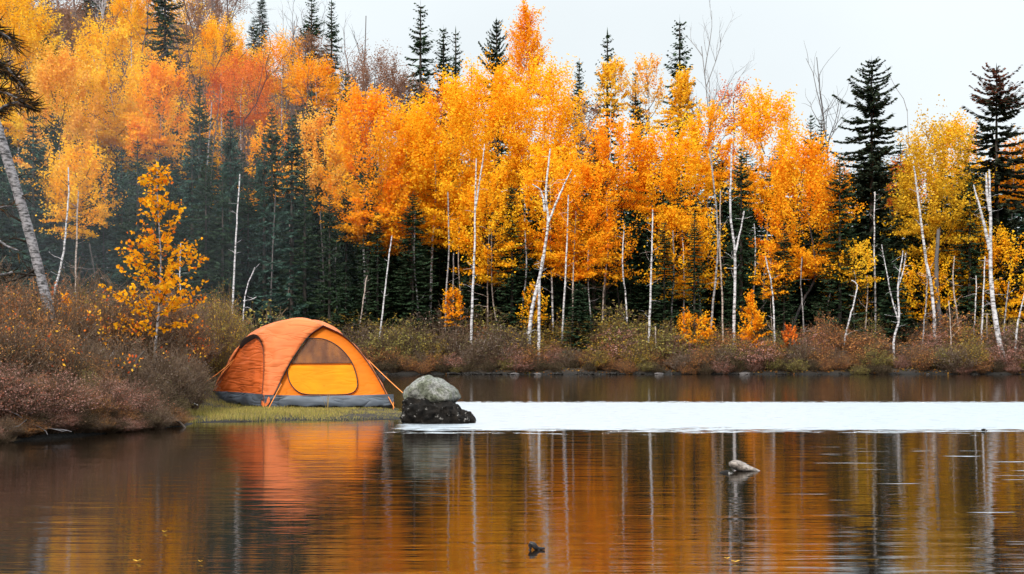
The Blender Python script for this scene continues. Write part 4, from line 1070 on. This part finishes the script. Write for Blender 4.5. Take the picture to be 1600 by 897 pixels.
# pale twigs lying at the bases of near bushes
for i in range(14):
    px=rng.uniform(-5,100); Y=13.6+px*.009+rng.uniform(0,.4); x=(px-800)/2000*Y
    q=[np.array([0,0,0.])]; d=unit(np.array([rng.uniform(-1,1),-.3,rng.uniform(-.2,.6)]))
    for s in range(5): d=unit(d+rng.normal(0,.25,3)); q.append(q[-1]+d*rng.uniform(.05,.10))
    mb=MB(); tube(mb,q,np.linspace(.008,.003,6),4,(.2,.19,.2))
    o=link('dead_twig',mb.mesh('dead_twig',M_twig),None,(x,Y,max(.02,gz(x,Y))+rng.uniform(.02,.16)))
    tag(o,'pale grey dead twig tangled at the water under the left bushes','twig','dead twigs at the foot of the left bushes')

def bright_leaves():
    r=np.random.default_rng(77); mb=MB(); P_=[]
    for i in range(70):
        px=r.uniform(-10,330); Y=r.uniform(15.4,20.5); x=(px-800)/2000*Y
        if lake_sd(np.array([x]),np.array([Y]))[0]<.5: continue
        h=gz(x,Y)+np.interp(Y,[15.4,20.5],[.75,1.45])*r.uniform(.55,1.0)
        k=int(r.integers(3,16)); P_.append(np.array([x,Y,h])+r.normal(0,.07,(k,3)))
    P_=np.concatenate(P_); m=len(P_); c=np.array([(.88,.34,.03),(.80,.20,.03),(.90,.48,.05),(.55,.10,.03)])[r.integers(0,4,m)]
    quads(mb,P_,r.normal(0,1,(m,3)),r.normal(0,1,(m,3)),r.uniform(.03,.055,m),r.uniform(.02,.04,m),c)
    tag(link('autumn_leaves',mb.mesh('autumn_leaves',M_leaf)),kind='stuff',label='bright orange leaves caught in the left thicket')
bright_leaves()
# ------------------------------------------------------------------ grass on the spit
def grass():
    r=np.random.default_rng(4); n=90000
    X=r.uniform(-5.6,-1.3,n); Y=r.uniform(16.9,24,n); sd=lake_sd(X,Y)
    dens=np.where(Y<20.6,1,.5)*np.where(X>-2.4,.25+.75*r.random(n)*(r.random(n)<.5),1)
    pat=np.sin(X*4.1+1)*np.sin(Y*5.3)+np.sin(X*9.7)*np.sin(Y*8.1)*.6
    keep=(sd>-.10)&(r.random(n)<dens)&(pat+r.normal(0,.6,n)>-.75); X,Y,sd,pat=X[keep],Y[keep],sd[keep],pat[keep]; m=len(X)
    Z=ground(X,Y); Z=np.maximum(Z,-.02)
    hgt=r.uniform(.025,.065,m)*np.where(Y>18.9,.6,1)*(1-.6*np.clip((X+3.2)/1.4,0,1))*(1+.5*np.clip(pat,-.5,1)); a=r.random(m)*2*np.pi; ln=r.uniform(.1,.6,m)*hgt
    wv=np.stack([np.cos(a),np.sin(a),np.zeros(m)],1)*.0028; tip=np.stack([np.cos(a+1.3)*ln,np.sin(a+1.3)*ln,hgt],1)
    b=np.stack([X,Y,Z],1); V=np.stack([b-wv,b+wv,b+tip],1).reshape(-1,3)
    C=np.array([(.40,.33,.08),(.30,.27,.07),(.48,.38,.11),(.22,.20,.06),(.42,.30,.11)])[r.integers(0,5,m)]*r.uniform(.7,1.2,(m,1))
    C=C*(1-.0*X[:,None])
    mb=MB(); mb.add(V,np.arange(3*m).reshape(-1,3),np.repeat(C,3,axis=0))
    tag(link('grass',mb.mesh('grass',M_grass)),kind='stuff',label='short yellow green grass on the spit before the tent')
grass()
def tall_grass():
    r=np.random.default_rng(14); 
    for j,(px,Y,h) in enumerate([(512,18.7,.36),(655,17.0,.1)][:1]):
        x=(px-800)/2000*Y; mb=MB()
        for i in range(6):
            d=r.normal(0,.05,2); tube(mb,[(0,0,0),(d[0]*.4,d[1]*.4,h*.5),(d[0],d[1],h*r.uniform(.6,1))],[.003,.0025,.001],3,(.40,.28,.10),False)
        tag(link('grass_tuft',mb.mesh('grass_tuft',M_twig),None,(x,Y,gz(x,Y))),'single tall dry grass tuft before the tent door','grass tuft')
tall_grass()
# leaf litter and moss on the far bank
def litter():
    r=np.random.default_rng(24); n=60000
    X=r.uniform(-26,24,n); Y=r.uniform(45.6,60,n)**1.0; k=lake_sd(X,Y)>.05; X,Y=X[k],Y[k]; m=len(X); Z=ground(X,Y)+.02
    c=np.array([(.30,.12,.03),(.14,.07,.03),(.10,.09,.03),(.35,.18,.04)])[r.integers(0,4,m)]
    mb=MB(); quads(mb,np.stack([X,Y,Z],1),r.normal(0,1,(m,3))*[1,1,.4],r.normal(0,.5,(m,3))+[0,0,1],np.full(m,.09),np.full(m,.07),c)
    tag(link('fallen_leaves',mb.mesh('fallen_leaves',M_leaf)),kind='stuff',label='rusty fallen leaves on the far bank')
litter()

# ------------------------------------------------------------------ thin campfire smoke drifting before the left trees
def smoke():
    import bmesh
    bm=bmesh.new(); bmesh.ops.create_icosphere(bm,subdivisions=3,radius=1)
    me=bpy.data.meshes.new('smoke'); bm.to_mesh(me); bm.free()
    m,nt,out=newmat('smoke_air'); L=nt.links
    tc=nt.nodes.new('ShaderNodeTexCoord')
    ln=N(nt,'ShaderNodeVectorMath',operation='LENGTH'); L.new(tc.outputs['Object'],ln.inputs[0])
    fa=N(nt,'ShaderNodeMapRange'); fa.interpolation_type='SMOOTHSTEP'; L.new(ln.outputs['Value'],fa.inputs[0]); fa.inputs[1].default_value=.25; fa.inputs[2].default_value=1; fa.inputs[3].default_value=1; fa.inputs[4].default_value=0
    no=N(nt,'ShaderNodeTexNoise',Scale=1.9,Detail=2,Distortion=.6); L.new(tc.outputs['Object'],no.inputs['Vector'])
    nr=N(nt,'ShaderNodeMapRange'); L.new(no.outputs[0],nr.inputs[0]); nr.inputs[1].default_value=.35; nr.inputs[2].default_value=.68; nr.inputs[3].default_value=.15; nr.inputs[4].default_value=1
    mu=N(nt,'ShaderNodeMath',operation='MULTIPLY'); L.new(fa.outputs[0],mu.inputs[0]); L.new(nr.outputs[0],mu.inputs[1])
    m2=N(nt,'ShaderNodeMath',operation='MULTIPLY'); L.new(mu.outputs[0],m2.inputs[0]); m2.inputs[1].default_value=SMOKE
    v=N(nt,'ShaderNodeVolumePrincipled'); v.inputs['Color'].default_value=(.80,.88,.93,1); v.inputs['Anisotropy'].default_value=0
    L.new(m2.outputs[0],v.inputs['Density']); L.new(v.outputs[0],out.inputs['Volume'])
    me.materials.append(m)
    o=link('smoke',me,None,(-11.5,38,6.2)); o.scale=(9.5,8,7.5)
    tag(o,'thin bluish smoke hanging before the trees on the left',kind='stuff')
SMOKE=.009
smoke()

# ------------------------------------------------------------------ labels
ZONES=[(0,'past the left edge'),(60,'by the leaning grey birch'),(130,'left of the small yellow tree'),(200,'behind the small yellow tree, left side'),(260,'behind the small yellow tree, right side'),(330,'between yellow tree and tent'),
 (410,'above the left half of the tent'),(480,'above the tent peak'),(540,'above the tent door'),(620,'above the right end of the tent'),(690,'above the boulder'),(760,'right of the boulder'),(815,'left of the forked birch'),(880,'around the forked birch'),
 (950,'between forked birch and wavy trunk'),(1020,'around the wavy white trunk'),(1090,'left of the pale stone'),(1150,'above the pale stone'),(1215,'behind the orange cone sapling'),(1290,'left of the largest ragged spruce'),
 (1350,'beside the largest ragged spruce'),(1420,'right of the largest ragged spruce'),(1500,'near the left leaning white trunk'),(1570,'around the thick forked trunk'),(99999,'at the right edge')]
ORD=['first','second','third','fourth','fifth','sixth','seventh','eighth','ninth','tenth','eleventh','twelfth']
def finish_labels():
    from collections import defaultdict
    cnt=defaultdict(list)
    for t in TH:
        t0=t
        z=next(s for lim,s in ZONES if t[1]<lim)
        cnt[(t[3],z)].append(t)
    looks=defaultdict(int)
    for t in TH: looks[t[3]]+=1
    for (look,z),lst in cnt.items():
        lst.sort(key=lambda t:t[1])
        for i,(o,px,Y,lk,cat,grp) in enumerate(lst):
            if looks[lk]==1: lab=f'{lk} {z}'
            elif len(lst)==1: lab=f'{lk} {z}'
            else: lab=f'{lk} {z}, {ORD[min(i,11)]} from left'
            w=lab.split()
            if len(w)>16: lab=' '.join(w[:16])
            tag(o,lab,cat,grp)
finish_labels()

# ------------------------------------------------------------------ camera, air, light
cam=bpy.data.cameras.new('camera'); co=bpy.data.objects.new('camera',cam); COL.objects.link(co)
co.location=(0,0,CAMZ); co.rotation_euler=(math.pi/2,0,0); cam.lens=45; cam.sensor_width=36; cam.shift_y=(540-448.5)/1600; cam.clip_end=3000; cam.clip_start=.1
SC.camera=co
SUN_EL,SUN_AZ=38,205     # azimuth measured clockwise from +Y: behind the camera, to the left
w=bpy.data.worlds.new('World'); SC.world=w; w.use_nodes=True; nt=w.node_tree; nt.nodes.clear(); L=nt.links
out=nt.nodes.new('ShaderNodeOutputWorld'); bg=nt.nodes.new('ShaderNodeBackground'); sk=nt.nodes.new('ShaderNodeTexSky')
sk.sky_type='NISHITA'; sk.sun_disc=False; sk.sun_elevation=math.radians(SUN_EL); sk.sun_rotation=math.radians(SUN_AZ); sk.dust_density=4; sk.air_density=1; sk.ozone_density=1
hs=nt.nodes.new('ShaderNodeHueSaturation'); hs.inputs['Saturation'].default_value=.12; L.new(sk.outputs[0],hs.inputs['Color'])
# even cloud layer over the clear sky, brighter overhead as overcast skies are
mx=N(nt,'ShaderNodeMix',data_type='RGBA'); mx.inputs[0].default_value=.9; L.new(hs.outputs[0],mx.inputs[6]); mx.inputs[7].default_value=(6.9,7.5,7.8,1)
tc=nt.nodes.new('ShaderNodeTexCoord'); sp=nt.nodes.new('ShaderNodeSeparateXYZ'); L.new(tc.outputs['Generated'],sp.inputs[0])
mr=N(nt,'ShaderNodeMapRange'); mr.interpolation_type='SMOOTHSTEP'; L.new(sp.outputs[2],mr.inputs[0])
for k_,v_ in zip((1,2,3,4),(.22,.95,1.0,2.9)): mr.inputs[k_].default_value=v_
mm=N(nt,'ShaderNodeMix',data_type='RGBA',blend_type='MULTIPLY'); mm.inputs[0].default_value=1; L.new(mx.outputs[2],mm.inputs[6]); L.new(mr.outputs[0],mm.inputs[7])
cn=N(nt,'ShaderNodeTexNoise',Scale=2.2,Detail=4); L.new(tc.outputs['Generated'],cn.inputs['Vector'])
cr=N(nt,'ShaderNodeMapRange'); L.new(cn.outputs[0],cr.inputs[0]); cr.inputs[1].default_value=.3; cr.inputs[2].default_value=.7; cr.inputs[3].default_value=.93; cr.inputs[4].default_value=1.06
m2=N(nt,'ShaderNodeMix',data_type='RGBA',blend_type='MULTIPLY'); m2.inputs[0].default_value=1; L.new(mm.outputs[2],m2.inputs[6]); L.new(cr.outputs[0],m2.inputs[7])
L.new(m2.outputs[2],bg.inputs[0]); bg.inputs[1].default_value=.10; L.new(bg.outputs[0],out.inputs[0])
sd=bpy.data.lights.new('sun','SUN'); sd.energy=2.3; sd.angle=math.radians(10); sd.color=(1,.93,.82)
so=bpy.data.objects.new('sun',sd); COL.objects.link(so)
az=math.radians(SUN_AZ); el=math.radians(SUN_EL); dv=Vector((math.sin(az)*math.cos(el),math.cos(az)*math.cos(el),math.sin(el)))
so.rotation_euler=dv.to_track_quat('Z','Y').to_euler(); so.location=(-10,-10,30)
SC.view_settings.view_transform='Standard'; SC.view_settings.look='None'; SC.view_settings.gamma=1; SC.view_settings.exposure=.45
cy=SC.cycles; cy.volume_step_rate=4; cy.volume_max_steps=32
cy.max_bounces=6; cy.diffuse_bounces=3; cy.glossy_bounces=3; cy.transmission_bounces=4; cy.transparent_max_bounces=8; cy.caustics_reflective=False; cy.caustics_refractive=False
cy.use_denoising=True
